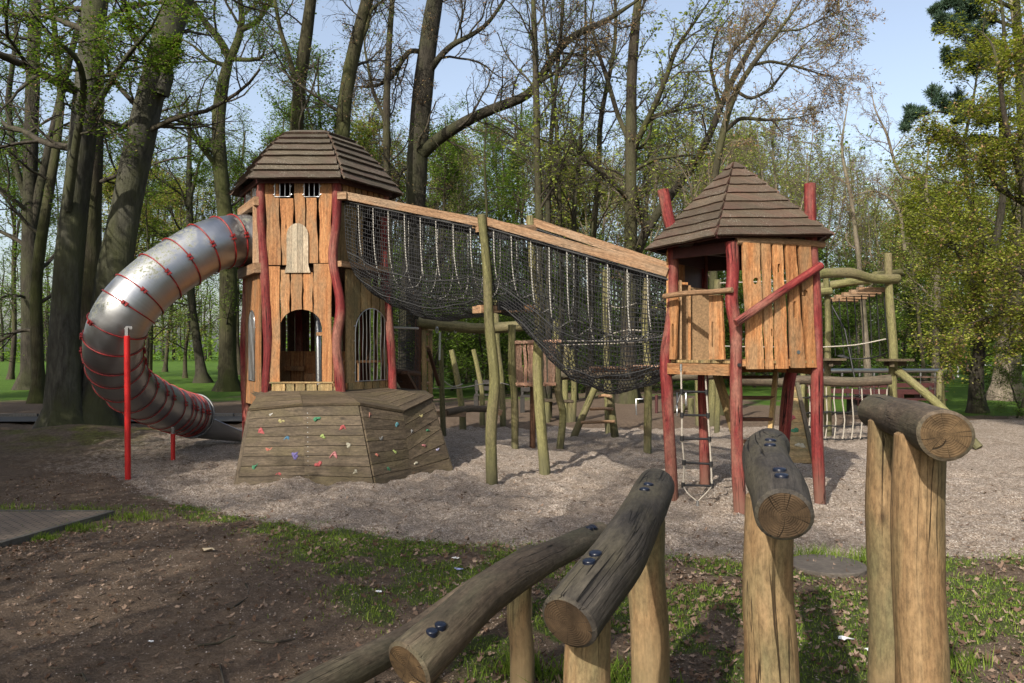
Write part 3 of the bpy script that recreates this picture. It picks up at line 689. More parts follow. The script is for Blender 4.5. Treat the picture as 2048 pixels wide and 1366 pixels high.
def stem(pxs, w0, w1, d, dz=0.0, ext=None, d1=None):
    """photo polyline at depth d -> 3-D stem; w in photo pixels; ext = (dx,dz) continuing above the frame"""
    d1 = d if d1 is None else d1; n = len(pxs); pts = []
    for i, (a, c) in enumerate(pxs):
        dd = d+(d1-d)*i/(n-1); pts.append(tuple(P(a, c, dd)))
    rad = list(np.linspace(w0, w1, n)*d/F/2)
    if not ext and len(rad) > 3: rad[-1] *= .35; rad[-2] *= .75
    if ext: 
        p = pts[-1]; pts.append((p[0]+ext[0]*.5, p[1]+.3, p[2]+ext[1]*.5)); pts.append((p[0]+ext[0], p[1]+1.0, p[2]+ext[1])); rad += [rad[-1]*.6, rad[-1]*.2]
    return pts, rad
LG, LY, LO, LD, BU = M['leaf_green'], M['leaf_yellow'], M['leaf_olive'], M['leaf_dark'], M['leaf_bud']
T = []
# name,label,base px,d,stems,bark,prm,mats
def hero(name, label, bx, by, stems, barkm, prm, mats, seed, d=None, k=12):
    d = d or dep(by); b0 = P(bx, by, d); b0.z = -.05
    return make_tree(name, label, tuple(b0), stems, barkm, prm, mats, None, seed, k)
tw = M['twig']
def D(by): return dep(by)
d = D(862)
hero('beech_tree', 'thick grey beech trunk with flared foot left of the tube slide', 128, 862,
     [stem([(128, 865), (128, 800), (130, 640), (140, 480), (160, 330), (178, 160), (190, 0)], 66, 42, d, ext=(.6, 5)),
      stem([(182, 225), (215, 175), (255, 110), (300, 60), (330, 0)], 13, 6, d, d1=d-2),
      stem([(135, 420), (150, 300), (170, 180), (160, 120), (100, 70), (60, 20)], 16, 7, d-.3, d1=d-3)],
     M['bark_beech'], dict(n=(12, 9, 7), t0=.35, a1=68, l1=.36, flat=.5, up=0, lv=[(1, 4, .038, .09, .8), (2, 1, .02, .03, 0)]), [tw, LG, BU], 2, d)
d = D(835)
hero('beech_tree', 'straight dark beech trunk standing just behind the thick grey one', 178, 845,
     [stem([(172, 840), (175, 640), (178, 480), (184, 330), (188, 160), (180, 0)], 52, 36, d, ext=(.3, 6))],
     M['bark_brown'], dict(n=(15, 9, 7), t0=.3, a1=70, l1=.3, flat=.6, up=0, lv=[(1, 5, .042, .10, .8)]), [tw, LG], 3, d)
d = D(858)
hero('beech_tree', 'leaning pale beech trunk behind the tube slide, broken near its top', 185, 858,
     [stem([(190, 862), (196, 800), (212, 660), (238, 490), (268, 330), (305, 170), (340, 60), (362, -20)], 68, 50, d, ext=(1.2, 3)),
      stem([(322, 190), (335, 150), (330, 115), (348, 80)], 30, 16, d-.2)],
     M['bark_beech'], dict(n=(11, 9, 7), t0=.45, a1=70, l1=.3, flat=.5, up=0, lv=[(1, 3, .035, .06, .8), (2, 1, .02, .03, 0)]), [tw, LG, BU], 4, d)
d = D(779)
hero('oak_tree', 'dark forked tree at the far left edge with several upright stems', 55, 779,
     [stem([(60, 782), (62, 640), (58, 480), (62, 300), (66, 120), (72, -10)], 36, 20, d, ext=(0, 5)),
      stem([(62, 460), (90, 330), (120, 200), (146, 90), (175, -10)], 20, 9, d, ext=(2, 3)),
      stem([(58, 420), (30, 330), (15, 200), (35, 60), (20, -10)], 14, 8, d)],
     M['bark_dark'], dict(n=(9, 8, 6), t0=.1, a1=66, l1=.26, flat=.4, up=0, lv=[(1, 5, .055, .12, .8)]), [tw, LD], 5, d)
d = D(806)
hero('lime_tree', 'mossy trunk with a crooked stem beside the far left tree', 76, 806,
     [stem([(78, 808), (75, 700), (70, 560), (88, 440), (108, 330), (125, 210), (110, 60), (100, -10)], 26, 9, d, ext=(0, 4))],
     M['bark_moss'], dict(n=(14, 8, 6), t0=.1, a1=70, l1=.22, flat=.5, up=0, lv=[(1, 5, .05, .1, .9)]), [tw, LG], 6, d)
d = D(782)
hero('oak_tree', 'forked oak between the slide and the big tower with a sawn side branch', 456, 782,
     [stem([(456, 784), (454, 700), (458, 560), (452, 450), (440, 330), (436, 230), (452, 130), (462, 108)], 36, 24, d),
      stem([(440, 340), (400, 290), (370, 240), (340, 180)], 11, 5, d, d1=d-2),
      stem([(460, 120), (440, 80), (410, 45), (385, 5)], 17, 9, d, ext=(-1.5, 3)),
      stem([(460, 120), (480, 70), (485, 30), (478, -10)], 17, 10, d, ext=(0, 4)),
      stem([(482, 60), (515, 45), (540, 5)], 12, 8, d, ext=(2, 3)),
      stem([(462, 118), (500, 120), (525, 116), (532, 90)], 9, 5, d),
      stem([(452, 132), (420, 120), (385, 90), (350, 70)], 10, 4, d)],
     M['bark_moss'], dict(n=(9, 8, 8), t0=.12, a1=60, l1=.5, L=7, flat=.3, up=.02, lv=[(1, 3, .045, .1, .7)]), [tw, LG], 7, d)
d = D(766)
hero('hornbeam_tree', 'slender leaning tree seen under the curve of the slide', 405, 768,
     [stem([(406, 768), (396, 700), (382, 600), (380, 480), (378, 360), (380, 250), (370, 180)], 20, 7, d),
      stem([(380, 400), (400, 320), (430, 270)], 8, 3, d)],
     M['bark_dark'], dict(n=(14, 7, 7), t0=.15, a1=68, l1=.26, flat=.55, up=0, lv=[(1, 5, .05, .12, .9)]), [tw, LG], 8, d)
d = 22
hero('maple_tree', 'mossy trunk rising straight behind the left half of the tower roof', 598, 820,
     [stem([(600, 822), (596, 500), (592, 250), (600, 150), (615, 60), (622, -10)], 32, 22, d, ext=(.6, 5)),
      stem([(600, 190), (580, 120), (560, 60), (548, -10)], 12, 7, d, ext=(-1, 2))],
     M['bark_moss'], dict(n=(12, 9, 8), t0=.3, a1=60, l1=.3, L=9, up=.02, minr=.006, lv=[(1, 2, .045, .09, .5), (2, 1, .025, .03, 0)]), [tw, LG, BU], 9, d)
d = 21
hero('maple_tree', 'mossy trunk leaning right behind the peak of the tower roof', 690, 825,
     [stem([(690, 825), (684, 500), (684, 250), (695, 150), (718, 60), (738, -10)], 34, 24, d, ext=(1, 5)),
      stem([(712, 95), (732, 60), (742, 20), (790, -20)], 10, 6, d)],
     M['bark_moss'], dict(n=(12, 9, 8), t0=.3, a1=60, l1=.3, L=9, up=.02, lv=[(1, 1, .022, .03, 0)]), [tw, BU], 10, d)
d = 27
hero('ash_tree', 'slim pale trunk between the roof and the dark oak', 776, 800,
     [stem([(778, 800), (778, 500), (774, 360), (772, 200), (778, 90), (785, -10)], 19, 10, d, ext=(.3, 4)),
      stem([(774, 250), (745, 180), (728, 90), (735, 40)], 8, 4, d)],
     M['bark_brown'], dict(n=(12, 7, 6), t0=.3, a1=55, l1=.26, L=9, up=.04, lv=[(1, 1, .03, .04, 0), (2, 1, .04, .08, .5)]), [tw, BU, LG], 11, d)
d = D(795)
hero('oak_tree', 'big dark oak behind the rope tunnel with a long limb sweeping up to the right', 818, 795,
     [stem([(816, 798), (818, 700), (824, 560), (830, 420), (834, 320), (844, 200), (852, 110), (862, 40), (872, -10)], 48, 33, d, ext=(.8, 5)),
      stem([(838, 315), (868, 282), (905, 258), (950, 232), (1000, 212), (1060, 192), (1085, 150), (1115, 100), (1150, 66), (1190, 55), (1240, 25), (1290, -10)], 24, 9, d, d1=d-4),
      stem([(1075, 165), (1120, 140), (1150, 95), (1165, 60)], 9, 4, d-3, d1=d-4),
      stem([(858, 145), (878, 115), (905, 88), (935, 75), (975, 50), (1005, 5)], 15, 6, d, d1=d-2, ext=(1, 2)),
      stem([(850, 105), (818, 100), (780, 160), (745, 175), (700, 172)], 11, 5, d, d1=d-1),
      stem([(828, 330), (805, 340), (792, 370), (790, 400)], 8, 4, d)],
     M['bark_dark'], dict(n=(14, 10, 9), t0=.1, a1=55, l1=.3, L=9, wig=.2, up=.02, minr=.006, lv=[(1, 1, .03, .05, 0)]), [tw, BU], 12, d)
d = 24
for q, (bx, xs, w0, lab) in enumerate([
        (1080, [(1080, 810), (1080, 560), (1078, 420), (1074, 300), (1072, 160), (1068, 40), (1066, -10)], 15, 'straight dark trunk crossing the long oak limb in the middle'),
        (1096, [(1096, 810), (1098, 560), (1095, 420), (1100, 300), (1108, 200), (1120, 90), (1128, -10)], 11, 'slim stem right beside the straight dark trunk in the middle'),
        (1120, [(1122, 810), (1124, 560), (1120, 420), (1116, 330), (1112, 220), (1096, 110), (1085, 0)], 9, 'thin stem leaning back over the straight dark trunk'),
        (1150, [(1150, 810), (1152, 560), (1146, 420), (1158, 330), (1165, 230), (1170, 150), (1172, 60)], 9, 'thin pale stem left of the kinked one behind the rope tunnel'),
        (1192, [(1180, 810), (1184, 560), (1186, 470), (1200, 330), (1196, 250), (1212, 180), (1234, 90), (1230, 0)], 11, 'kinked slim trunk just left of the tall maple behind the tunnel')]):
    dd = d+q*1.1
    hero('young_tree', lab, bx, 810, [stem(xs, w0*1.25, w0*.6, dd, ext=(0, 3))], M['bark_brown'] if q % 2 == 0 else M['bark_dark'],
         dict(n=(18, 9, 7), t0=.32, a1=42, l1=.20, L=13, up=.06, lv=[(1, 1, .035, .08, .4)]), [tw, LY if q > 1 else LG], 20+q, dd, 8)
d = D(806)
hero('maple_tree', 'tall spreading maple with yellow-green tufts behind the end of the rope tunnel', 1256, 806,
     [stem([(1256, 808), (1256, 650), (1262, 500), (1262, 380), (1262, 260), (1262, 150), (1272, 40), (1278, -10)], 32, 15, d, ext=(.3, 4)),
      stem([(1266, 300), (1290, 250), (1310, 210), (1335, 150), (1350, 100), (1385, 50), (1420, 0)], 14, 6, d, d1=d-2),
      stem([(1258, 280), (1235, 230), (1215, 160), (1195, 100), (1180, 40), (1190, -10)], 11, 5, d, d1=d+2),
      stem([(1300, 232), (1340, 225), (1380, 215), (1410, 210)], 7, 3, d),
      stem([(1258, 400), (1220, 360), (1170, 320), (1110, 290), (1060, 270)], 10, 4, d, d1=d-3),
      stem([(1270, 340), (1310, 318), (1360, 312), (1400, 310)], 9, 4, d, d1=d-2)],
     M['bark_brown'], dict(n=(12, 9, 8), t0=.12, a1=52, l1=.3, L=9, wig=.18, up=.03, minr=.006, lv=[(1, 1, .06, .12, .5)]), [tw, LY], 30, d)
d = D(800)
hero('oak_tree', 'crooked oak rising behind the left eave of the small tower', 1250, 800,
     [stem([(1262, 800), (1262, 640), (1270, 500), (1300, 450), (1330, 400), (1360, 370), (1395, 320), (1430, 250), (1450, 180), (1490, 120), (1530, 40), (1560, -10)], 22, 8, d-.6, d1=d-4),
      stem([(1290, 470), (1270, 380), (1240, 345), (1180, 330)], 9, 4, d-1),
      stem([(1440, 215), (1420, 130), (1430, 70), (1470, 20)], 8, 4, d-3),
      stem([(1455, 170), (1500, 200), (1540, 180), (1600, 100), (1640, 60)], 8, 3, d-3)],
     M['bark_dark'], dict(n=(10, 8, 7), t0=.2, a1=50, l1=.28, L=8, wig=.2, up=.03, lv=[(1, 1, .045, .10, .5), (2, 1, .03, .05, 0)]), [M['twig_pale'], LY, BU], 31, d)
d = 21
hero('oak_tree', 'wide bare crown fanning out above the small tower roof', 1440, 829,
     [stem([(1440, 829), (1428, 600), (1422, 420), (1432, 330), (1450, 250), (1458, 205), (1480, 165), (1510, 120), (1560, 60), (1610, -10)], 19, 7, d, d1=d-1),
      stem([(1458, 210), (1452, 150), (1462, 100), (1500, 70), (1540, 30), (1560, -10)], 10, 4, d),
      stem([(1440, 270), (1480, 235), (1530, 240), (1580, 238), (1640, 225)], 9, 3, d),
      stem([(1500, 132), (1540, 122), (1600, 135), (1640, 148), (1680, 155)], 7, 2.5, d),
      stem([(1560, 62), (1600, 60), (1650, 35), (1690, 20)], 5, 2, d)],
     M['bark_brown'], dict(n=(15, 9, 8), t0=.3, a1=42, l1=.22, L=9, wig=.2, up=.03, lv=[(1, 1, .03, .05, 0)]), [M['twig_pale'], BU], 32, d)
d = 34
hero('robinia_tree', 'pale crooked bare tree standing alone against the sky right of the small tower', 1735, 780,
     [stem([(1738, 782), (1732, 690), (1722, 560), (1712, 470), (1700, 380), (1680, 300), (1690, 240), (1700, 180)], 14, 2, d),
      stem([(1810, 500), (1800, 420), (1775, 390), (1740, 380), (1700, 395)], 7, 3, d-1),
      stem([(1850, 350), (1810, 360), (1790, 330), (1775, 270), (1750, 220), (1740, 170)], 8, 2.5, d)],
     M['bark_pale'], dict(n=(12, 8, 7), t0=.3, a1=48, l1=.28, L=8, wig=.22, up=.04, lv=[(1, 1, .03, .05, 0)]), [M['twig_pale'], BU], 33, d)
d = 30
hero('linden_tree', 'pale straight trunk between the rope course and the leafy maples', 1872, 790,
     [stem([(1870, 792), (1872, 700), (1876, 600), (1870, 480), (1850, 380), (1860, 260)], 16, 6, d)],
     M['bark_pale'], dict(n=(18, 8, 6), t0=.25, a1=50, l1=.22, L=9, lv=[(1, 3, .05, .12, .6)]), [M['twig_pale'], LY], 34, d)
d = D(826)
hero('maple_tree', 'dark trunk under the golden green crown at the right', 1955, 826,
     [stem([(1955, 828), (1952, 760), (1960, 680), (1955, 600), (1930, 520), (1880, 450), (1850, 400)], 26, 8, d, d1=d-1),
      stem([(1955, 610), (1990, 500), (2010, 380), (2000, 220), (2010, 60)], 18, 7, d, ext=(0, 3)),
      stem([(1990, 500), (1940, 420), (1925, 300), (1950, 180), (1960, 100)], 10, 4, d)],
     M['bark_dark'], dict(n=(15, 9, 7), t0=.15, a1=60, l1=.26, L=8.5, flat=.35, up=.02, lv=[(1, 7, .048, .13, .6)]), [tw, LO], 35, d)
d = D(800)
hero('plane_tree', 'massive pale split trunk at the right edge under the leafy crown', 2015, 800,
     [stem([(2012, 802), (2015, 720), (2018, 640), (2022, 540), (2040, 430), (2050, 300), (2040, 100)], 48, 20, d, ext=(0, 3)),
      stem([(2018, 640), (1995, 560), (1960, 480), (1900, 430)], 20, 7, d, d1=d-3),
      stem([(2020, 600), (2060, 500), (2100, 300)], 26, 12, d)],
     M['bark_pale'], dict(n=(12, 9, 7), t0=.15, a1=60, l1=.26, L=10, flat=.35, up=0, lv=[(1, 6, .055, .18, .7)]), [tw, LO], 36, d)
# golden-green maple reaching in from the right edge
d = 17
hero('maple_tree', 'golden green young maple reaching in from the right edge of the picture', 2130, 859,
     [stem([(2130, 860), (2120, 700), (2090, 500), (2050, 380), (2010, 250), (1995, 120)], 24, 6, d, d1=d-1, ext=(.2, 1)),
      stem([(2110, 620), (2040, 540), (1960, 500), (1880, 480)], 10, 3, d),
      stem([(2070, 420), (2000, 380), (1940, 300), (1900, 250)], 10, 3, d),
      stem([(2100, 560), (2030, 620), (1960, 640), (1900, 660)], 8, 3, d)],
     M['bark_brown'], dict(n=(15, 9, 7), t0=.12, a1=60, l1=.28, L=5.4, flat=.4, up=.02, lv=[(1, 6, .035, .09, .6), (2, 1, .03, .06, 0)]), [tw, LO, BU], 37, d)
# pine
def pine():
    d = 23; rng = np.random.default_rng(5); b0 = np.array(P(2075, 815, d)); b0[2] = -.05
    st = [stem([(2075, 818), (2060, 500), (2045, 200), (2030, -40), (2020, -200)], 34, 8, d)]
    limbs = [[(2045, 240), (1990, 235), (1930, 232), (1870, 222), (1808, 236)], [(2040, 120), (1990, 100), (1940, 60), (1885, 45)], [(2040, 150), (1980, 140), (1930, 110), (1890, 118)],
             [(2035, 20), (1990, 0), (1930, -10), (1870, 15)], [(2050, 300), (1990, 290), (1950, 280)], [(2030, -60), (1970, -80), (1900, -60)], [(2045, 60), (1990, 40), (1930, 30), (1870, 66)]]
    lm = [stem(l, 9, 2, d, d1=d-.8+.4*i) for i, l in enumerate(limbs)]
    root = empty('pine_tree', tuple(b0), 'dark blue-green pine with long drooping limbs at the top right corner', 'tree')
    V, Q, mi, rn = trunk_mesh([(np.array(p)-b0, r) for p, r in st+lm], 10, True, 3)
    t = bpy.data.objects.new('trunk', np_mesh('trunk', V, Q, [M['bark_brown']], smooth=np.ones(len(Q), bool))); COL.objects.link(t); t.parent = root
    A = np.stack([resamp(np.array(p)-b0, r, 12)[0] for p, r in lm]); R = np.stack([resamp(p, r, 12)[1] for p, r in lm])
    C1, R1 = grow(A, R, 16, .3, 1, 55, .22, .5, 6, .2, .04, rng, .008, .2); C2, R2 = grow(C1, R1, 7, .2, 1, 50, .5, .6, 4, .2, .06, rng, .006)
    v1, q1 = tubes(C1, R1, 4); v2, q2 = tubes(C2, R2, 3)
    # needle tufts
    tip = C2[:, 1:].reshape(-1, 3); n = 30; c = np.repeat(tip, n, 0); dr = rng.normal(size=c.shape); dr[:, 2] += .6; dr /= np.linalg.norm(dr, axis=1, keepdims=True)
    sd = np.cross(dr, rng.normal(size=c.shape)); sd /= np.linalg.norm(sd, axis=1, keepdims=True); L = rng.uniform(.10, .20, (len(c), 1))
    V = np.stack([c-sd*.007, c+sd*.007, c+dr*L+sd*.005, c+dr*L-sd*.005], 1).reshape(-1, 3); rr = np.repeat(rng.random(len(c)), 4)
    V, Q, mi, rn = join([(v1, q1, 0, None), (v2, q2, 0, None), (V, np.arange(len(V)).reshape(-1, 4), 1, rr)])
    o = bpy.data.objects.new('crown', np_mesh('crown', V, Q, [tw, M['needle']], mi=mi, rn=rn)); COL.objects.link(o); o.parent = root
pine()
# generic trees of the wood
def generic(name, seed, h, lean, barkm, prm, mats, r=.16, fork=True):
    rng = np.random.default_rng(seed); pts = [(0, 0, -.1)]; x = y = 0
    for i in range(1, 8): x += rng.normal(lean, .16); y += rng.normal(0, .16); pts.append((x, y, h*i/7))
    st = [(pts, list(np.linspace(r, r*.25, 8)))]
    if fork:
        i = 3; p = pts[i]; st.append(([p, (p[0]+.6, p[1]+.2, p[2]+h*.14), (p[0]+1.3, p[1]+.1, p[2]+h*.34), (p[0]+1.6, p[1], p[2]+h*.5)], [r*.5, r*.4, r*.3, r*.12]))
        i = 4; p = pts[i]; st.append(([p, (p[0]-.7, p[1]-.2, p[2]+h*.12), (p[0]-1.3, p[1]+.3, p[2]+h*.3), (p[0]-1.5, p[1]+.4, p[2]+h*.42)], [r*.45, r*.35, r*.25, r*.1]))
    return make_tree(name, '', (0, 0, 0), st, barkm, prm, mats, None, seed, 8)
tpale = M['twig_pale']
protos = [
    generic('woodland_tree', 101, 15, .05, M['bark_brown'], dict(n=(15, 9, 7), t0=.24, a1=52, l1=.32, L=10, up=.05, minr=.008, lv=[(1, 4, .065, .2, .6)]), [tw, LG]),
    generic('woodland_tree', 102, 17, -.05, M['bark_dark'], dict(n=(12, 8, 7), t0=.30, a1=48, l1=.28, L=11, up=.06, minr=.009, lv=[(1, 1, .06, .1, .3)]), [tw, BU], .18),
    generic('woodland_tree', 103, 14, .08, M['bark_pale'], dict(n=(16, 10, 8), t0=.18, a1=42, l1=.30, L=10, up=.08, minr=.007, lv=[(1, 1, .06, .12, .4)]), [tpale, LY], .13),
    generic('woodland_tree', 104, 12, 0, M['bark_moss'], dict(n=(14, 9, 6), t0=.12, a1=68, l1=.30, L=10, up=.0, flat=.5, minr=.007, lv=[(1, 6, .065, .16, .9)]), [tw, LG], .12, False),
    generic('woodland_tree', 105, 13, 0, M['bark_brown'], dict(n=(17, 10, 7), t0=.12, a1=64, l1=.30, L=10, up=.02, flat=.4, minr=.007, lv=[(1, 4, .07, .16, .8), (2, 1, .06, .1, 0)]), [tw, LY, BU], .13),
    generic('understorey_shrub', 106, 5.5, 0, M['bark_dark'], dict(n=(22, 9, 6), t0=.04, a1=70, l1=.42, L=6, up=.02, flat=.5, minr=.006, lv=[(1, 7, .055, .14, .9)]), [tw, LG], .05, False),
    generic('understorey_shrub', 107, 4.2, .02, M['bark_dark'], dict(n=(22, 9, 6), t0=.02, a1=66, l1=.46, L=5, up=.03, flat=.3, minr=.006, lv=[(1, 7, .05, .12, .7)]), [tw, LD], .04, False),
]
used = [False]*len(protos)
def put(i, x, y, rz, sc, label, group=None, cat=None):
    if not used[i]:
        used[i] = True; r = protos[i]; r.location = (x, y, float(ground_h(x, y))-.05); r.rotation_euler = (0, 0, rz); r.scale = (sc, sc, sc)
        r['label'] = label
        if group: r['group'] = group
    else: r = copy_tree(protos[i], (x, y, float(ground_h(x, y))-.05), rz, sc, label, group)
    if i >= 5: r['category'] = 'shrub'
    return r
def px(x, d): return (x-1024)*d/F
rs = random.Random(4)
WG = 'trees of the wood behind the playground'
WL = 'woodland tree in fresh spring leaf among the wood behind the playground'
SL = 'leafy green shrub under the trees behind the climbing frames'
SG = 'understorey shrubs behind the playground'
# middle distance
for (x, dd, i, sc) in [(20, 46, 0, 1.1), (120, 52, 3, 1.2), (255, 50, 0, 1.1), (330, 62, 4, 1.1), (300, 40, 3, .9), (500, 46, 0, 1.0), (545, 58, 4, 1.1), (640, 40, 0, 1.0), (720, 46, 4, 1.1),
                       (880, 38, 0, .9), (925, 48, 4, 1.1), (975, 36, 3, .95), (1020, 44, 0, 1.0), (1140, 42, 4, .9), (1200, 48, 4, 1.0), (1320, 42, 2, .95), (1380, 46, 2, 1.0), (1440, 40, 2, .9), (1500, 44, 2, 1.0),
                       (1550, 36, 2, .8), (1590, 48, 2, .95), (1640, 40, 2, .85), (1690, 52, 2, 1.0), (1760, 44, 2, .8), (1800, 56, 2, 1.0), (1850, 40, 4, .8), (1905, 46, 2, .8), (1940, 50, 0, .9), (2000, 44, 4, .9), (2060, 36, 4, .9),
                       (580, 52, 0, 1.1), (690, 56, 4, 1.15), (770, 52, 0, 1.1), (860, 46, 2, .95), (940, 42, 2, .85), (1000, 54, 0, 1.15), (1080, 42, 2, .9), (1120, 52, 0, 1.1), (1170, 42, 2, .85), (1290, 46, 0, .95), (1350, 52, 4, 1.1), (1410, 50, 0, 1.0), (1470, 52, 4, 1.1), (1530, 54, 2, 1.15), (1570, 46, 2, .85), (1620, 54, 2, 1.1), (1665, 46, 2, .85), (1720, 46, 2, .85), (1780, 50, 4, .85), (1830, 50, 2, .95), (70, 44, 0, 1.0), (230, 42, 4, .9), (290, 52, 0, 1.1), (370, 48, 4, 1.0), (480, 54, 0, 1.1), (1240, 58, 2, 1.1), (1060, 60, 1, 1.1), (840, 62, 1, 1.1), (440, 70, 1, 1.1), (190, 72, 1, 1.1)]:
    put(i, px(x, dd), dd, rs.uniform(0, 6.28), sc*rs.uniform(.9, 1.1), WL, WG)
for (x, dd, i, sc) in [(800, 31, 5, .95), (860, 29, 5, .8), (900, 33, 6, 1.0), (960, 30, 5, .9), (1010, 34, 5, 1.0), (1060, 31, 6, 1.0), (1110, 34, 5, .95), (1165, 32, 6, 1.0), (1220, 36, 5, 1.1), (1290, 33, 6, 1.1), (1340, 34, 5, 1.0),
                       (1400, 36, 5, 1.0), (1460, 38, 6, 1.2), (1510, 36, 5, .9), (1560, 38, 5, 1.0), (1610, 36, 6, 1.1), (1660, 40, 5, 1.0), (1710, 38, 6, 1.0), (1770, 42, 5, 1.0), (1830, 44, 6, 1.0), (1890, 44, 5, 1.0), (1960, 40, 5, 1.0), (2030, 34, 6, 1.1),
                       (760, 36, 5, 1.2), (700, 40, 5, 1.2), (930, 40, 5, 1.3), (1030, 42, 5, 1.3), (1130, 44, 5, 1.4), (1250, 42, 5, 1.4), (1370, 44, 5, 1.4), (1480, 46, 5, 1.4), (1590, 48, 5, 1.4), (1690, 50, 5, 1.4), (1800, 50, 5, 1.3)]:
    put(i, px(x, dd), dd, rs.uniform(0, 6.28), sc*rs.uniform(.9, 1.15), SL, SG)
# round bush at the right edge
put(6, px(2030, 20), 20, 1.0, .42, 'round dark green bush on the lawn at the right edge of the picture', None)
# unseen trees added around and behind the camera for dapple and dimmer sky light
for q, (x, y, i, sc) in enumerate(SHADE if 'SHADE' in globals() else [(-17, -12, 0, 1.0), (-12, -6, 3, 1.0), (-21, -3, 3, 1.15), (-9.5, -15, 4, 1.0), (-15, 3, 3, .95), (-22, 8, 0, 1.1), (-6.5, -22, 0, 1.0), (-27, -14, 4, 1.2), (-13, -26, 3, 1.1), (-18, 12, 3, 1.0), (-3.2, -17, 1, 1.0), (1.5, -24, 1, 1.0)]):
    put(i, x, y, q*1.3, sc, 'unseen leafy tree added behind or beside the camera to shade the place', 'unseen shade trees around the camera')
# far-off wood, one mass
def far_wood():
    rng = np.random.default_rng(77); parts = []; N = 320
    ang = rng.uniform(-.78, .78, N); dist = np.where(ang < -.2, rng.uniform(112, 170, N), rng.uniform(64, 150, N))
    x = np.tan(ang)*dist; y = dist; h = rng.uniform(12, 19, N)
    k = ~((x > 14) & (x < 34) & (rng.random(N) < .35)); x, y, h = x[k], y[k], h[k]; n = len(x)
    A = np.stack([np.stack([x+rng.normal(0, .4, n)*t, y, h*t-.1], -1) for t in np.linspace(0, 1, 7)], 1); R = np.linspace(.24, .05, 7)[None]*rng.uniform(.6, 1.3, (n, 1))
    parts.append((*tubes(A, R, 5), 0, None))
    C1, R1 = grow(A, R, 12, .15, 1, 50, .3, .45, 5, .15, .05, rng, .03); parts.append((*tubes(C1, R1, 3), 0, None))
    C2, R2 = grow(C1, R1, 6, .2, 1, 50, .55, .6, 4, .2, .03, rng, .022); parts.append((*tubes(C2, R2, 3), 0, None))
    V, Q, rn = leaves(C2, 5, .20, .4, rng, .5); parts.append((V, Q, 1, rn))
    # low undergrowth at the wood's foot
    m = 3000; a = rng.uniform(-.8, .8, m); dd = np.where(a < -.2, rng.uniform(112, 150, m), rng.uniform(62, 120, m)); c = np.stack([np.tan(a)*dd, dd, rng.uniform(0, 3.5, m)], -1)
    S = np.stack([c, c+rng.normal(0, .8, c.shape)], 1); V, Q, rn = leaves(S, 12, .28, .6, rng, .4); parts.append((V, Q, 1, rn))
    V, Q, mi, rn = join(parts)
    o = bpy.data.objects.new('distant_wood', np_mesh('distant_wood', V, Q, [M['bark_dark'], M['leaf_green']], mi=mi, rn=rn)); COL.objects.link(o)
    tag(o, 'far-off spring wood closing the view beyond the meadow', 'wood', kind='stuff')
far_wood()
# ------------------------------------------------------------------ play equipment
def gz(x, y): return float(ground_h(x, y))
UP = Vector((0, 0, 1))
def polar(c, r, n, a0): return [c+Vector((r*math.cos(a0+i*6.28318/n), r*math.sin(a0+i*6.28318/n), 0)) for i in range(n)]
def pole_px(pts, wpx, d, wob=.05, k=12, foot=None, mat=None, name='pole', parent=None, d1=None, bevel=.12, w1=None):
    """round pole through photo points at depth d, continuing into the ground"""
    d1 = d if d1 is None else d1; n = len(pts)
    q = [P(a, c, d+(d1-d)*i/(n-1)) for i, (a, c) in enumerate(pts)]
    r0 = wpx*d/F/2; r1 = (w1 or wpx)*d/F/2
    rr = [r0+(r1-r0)*i/(n-1) for i in range(n)]
    if foot is not None: q = [Vector((q[0].x, q[0].y, foot))]+q; rr = [r0]+rr
    m = MB(); m.tube(q, rr, k, True, 0, None, wob, 5, bevel); return m.build(name, mat or M['green_pole'], parent)

# ================= big tower =================
Dt = 11.3; R6 = 1.065; CX, CY = -3.01, 12.22
tower = empty('play_tower', (CX, CY, 0), 'big six-sided wooden play tower with a dark shingled roof standing on a climbing base', 'play tower')
c6 = [Vector((CX+R6*math.cos(math.radians(a)), CY+R6*math.sin(math.radians(a)), 0)) for a in (180, 240, 300, 0, 60, 120)]   # ML FL FR MR BR BL
postpx = {0: [(493, 835), (489, 700), (494, 560), (498, 372)], 1: [(532, 790), (537, 690), (533, 600), (528, 520), (522, 440), (523, 358)],
          2: [(682, 790), (673, 690), (681, 610), (666, 520), (673, 440), (673, 358)], 3: [(786, 790), (779, 660), (768, 520), (771, 372)]}
for i in range(6):
    if i in postpx:
        d = c6[i].y; pole_px(postpx[i], 19 if i in (1, 2) else 17, d, .11, 14, .02, M['red'], 'corner_post', tower)
    else:
        m = MB(); m.tube([c6[i], c6[i]+UP*1.6+Vector((.03, 0, 0)), c6[i]+UP*3, c6[i]+UP*4.15], .062, 12, True, 0, None, .1, 5); m.build('corner_post', M['red'], tower)
fF = Face(c6[1], c6[2]); fR = Face(c6[2], c6[3]); fL = Face(c6[0], c6[1])
TH = .028
def planks_px(face, defs, mat, name, parent, back=0.0, amp=.009, th=TH, label=None):
    m = MB()
    for dfn in defs:
        (x0a, x1a), (x0b, x1b), yb, yt = dfn[:4]      # bottom x-range, top x-range, bottom y, top y
        a0 = face.q(x0a, yb); a1 = face.q(x1a, yb); b0 = face.q(x0b, yt); b1 = face.q(x1b, yt)
        m.prism(wavy(a0, b0, 6, amp)+wavy(b1, a1, 6, amp), dfn[4] if len(dfn) > 4 else [], face.p(0, 0, back), face.X, face.Z, th)
    return m.build(name, mat, parent, label)
def zx(x): return 440+x/3.596           # upper zoom of the tower
def zy(y): return 240+y/3.596
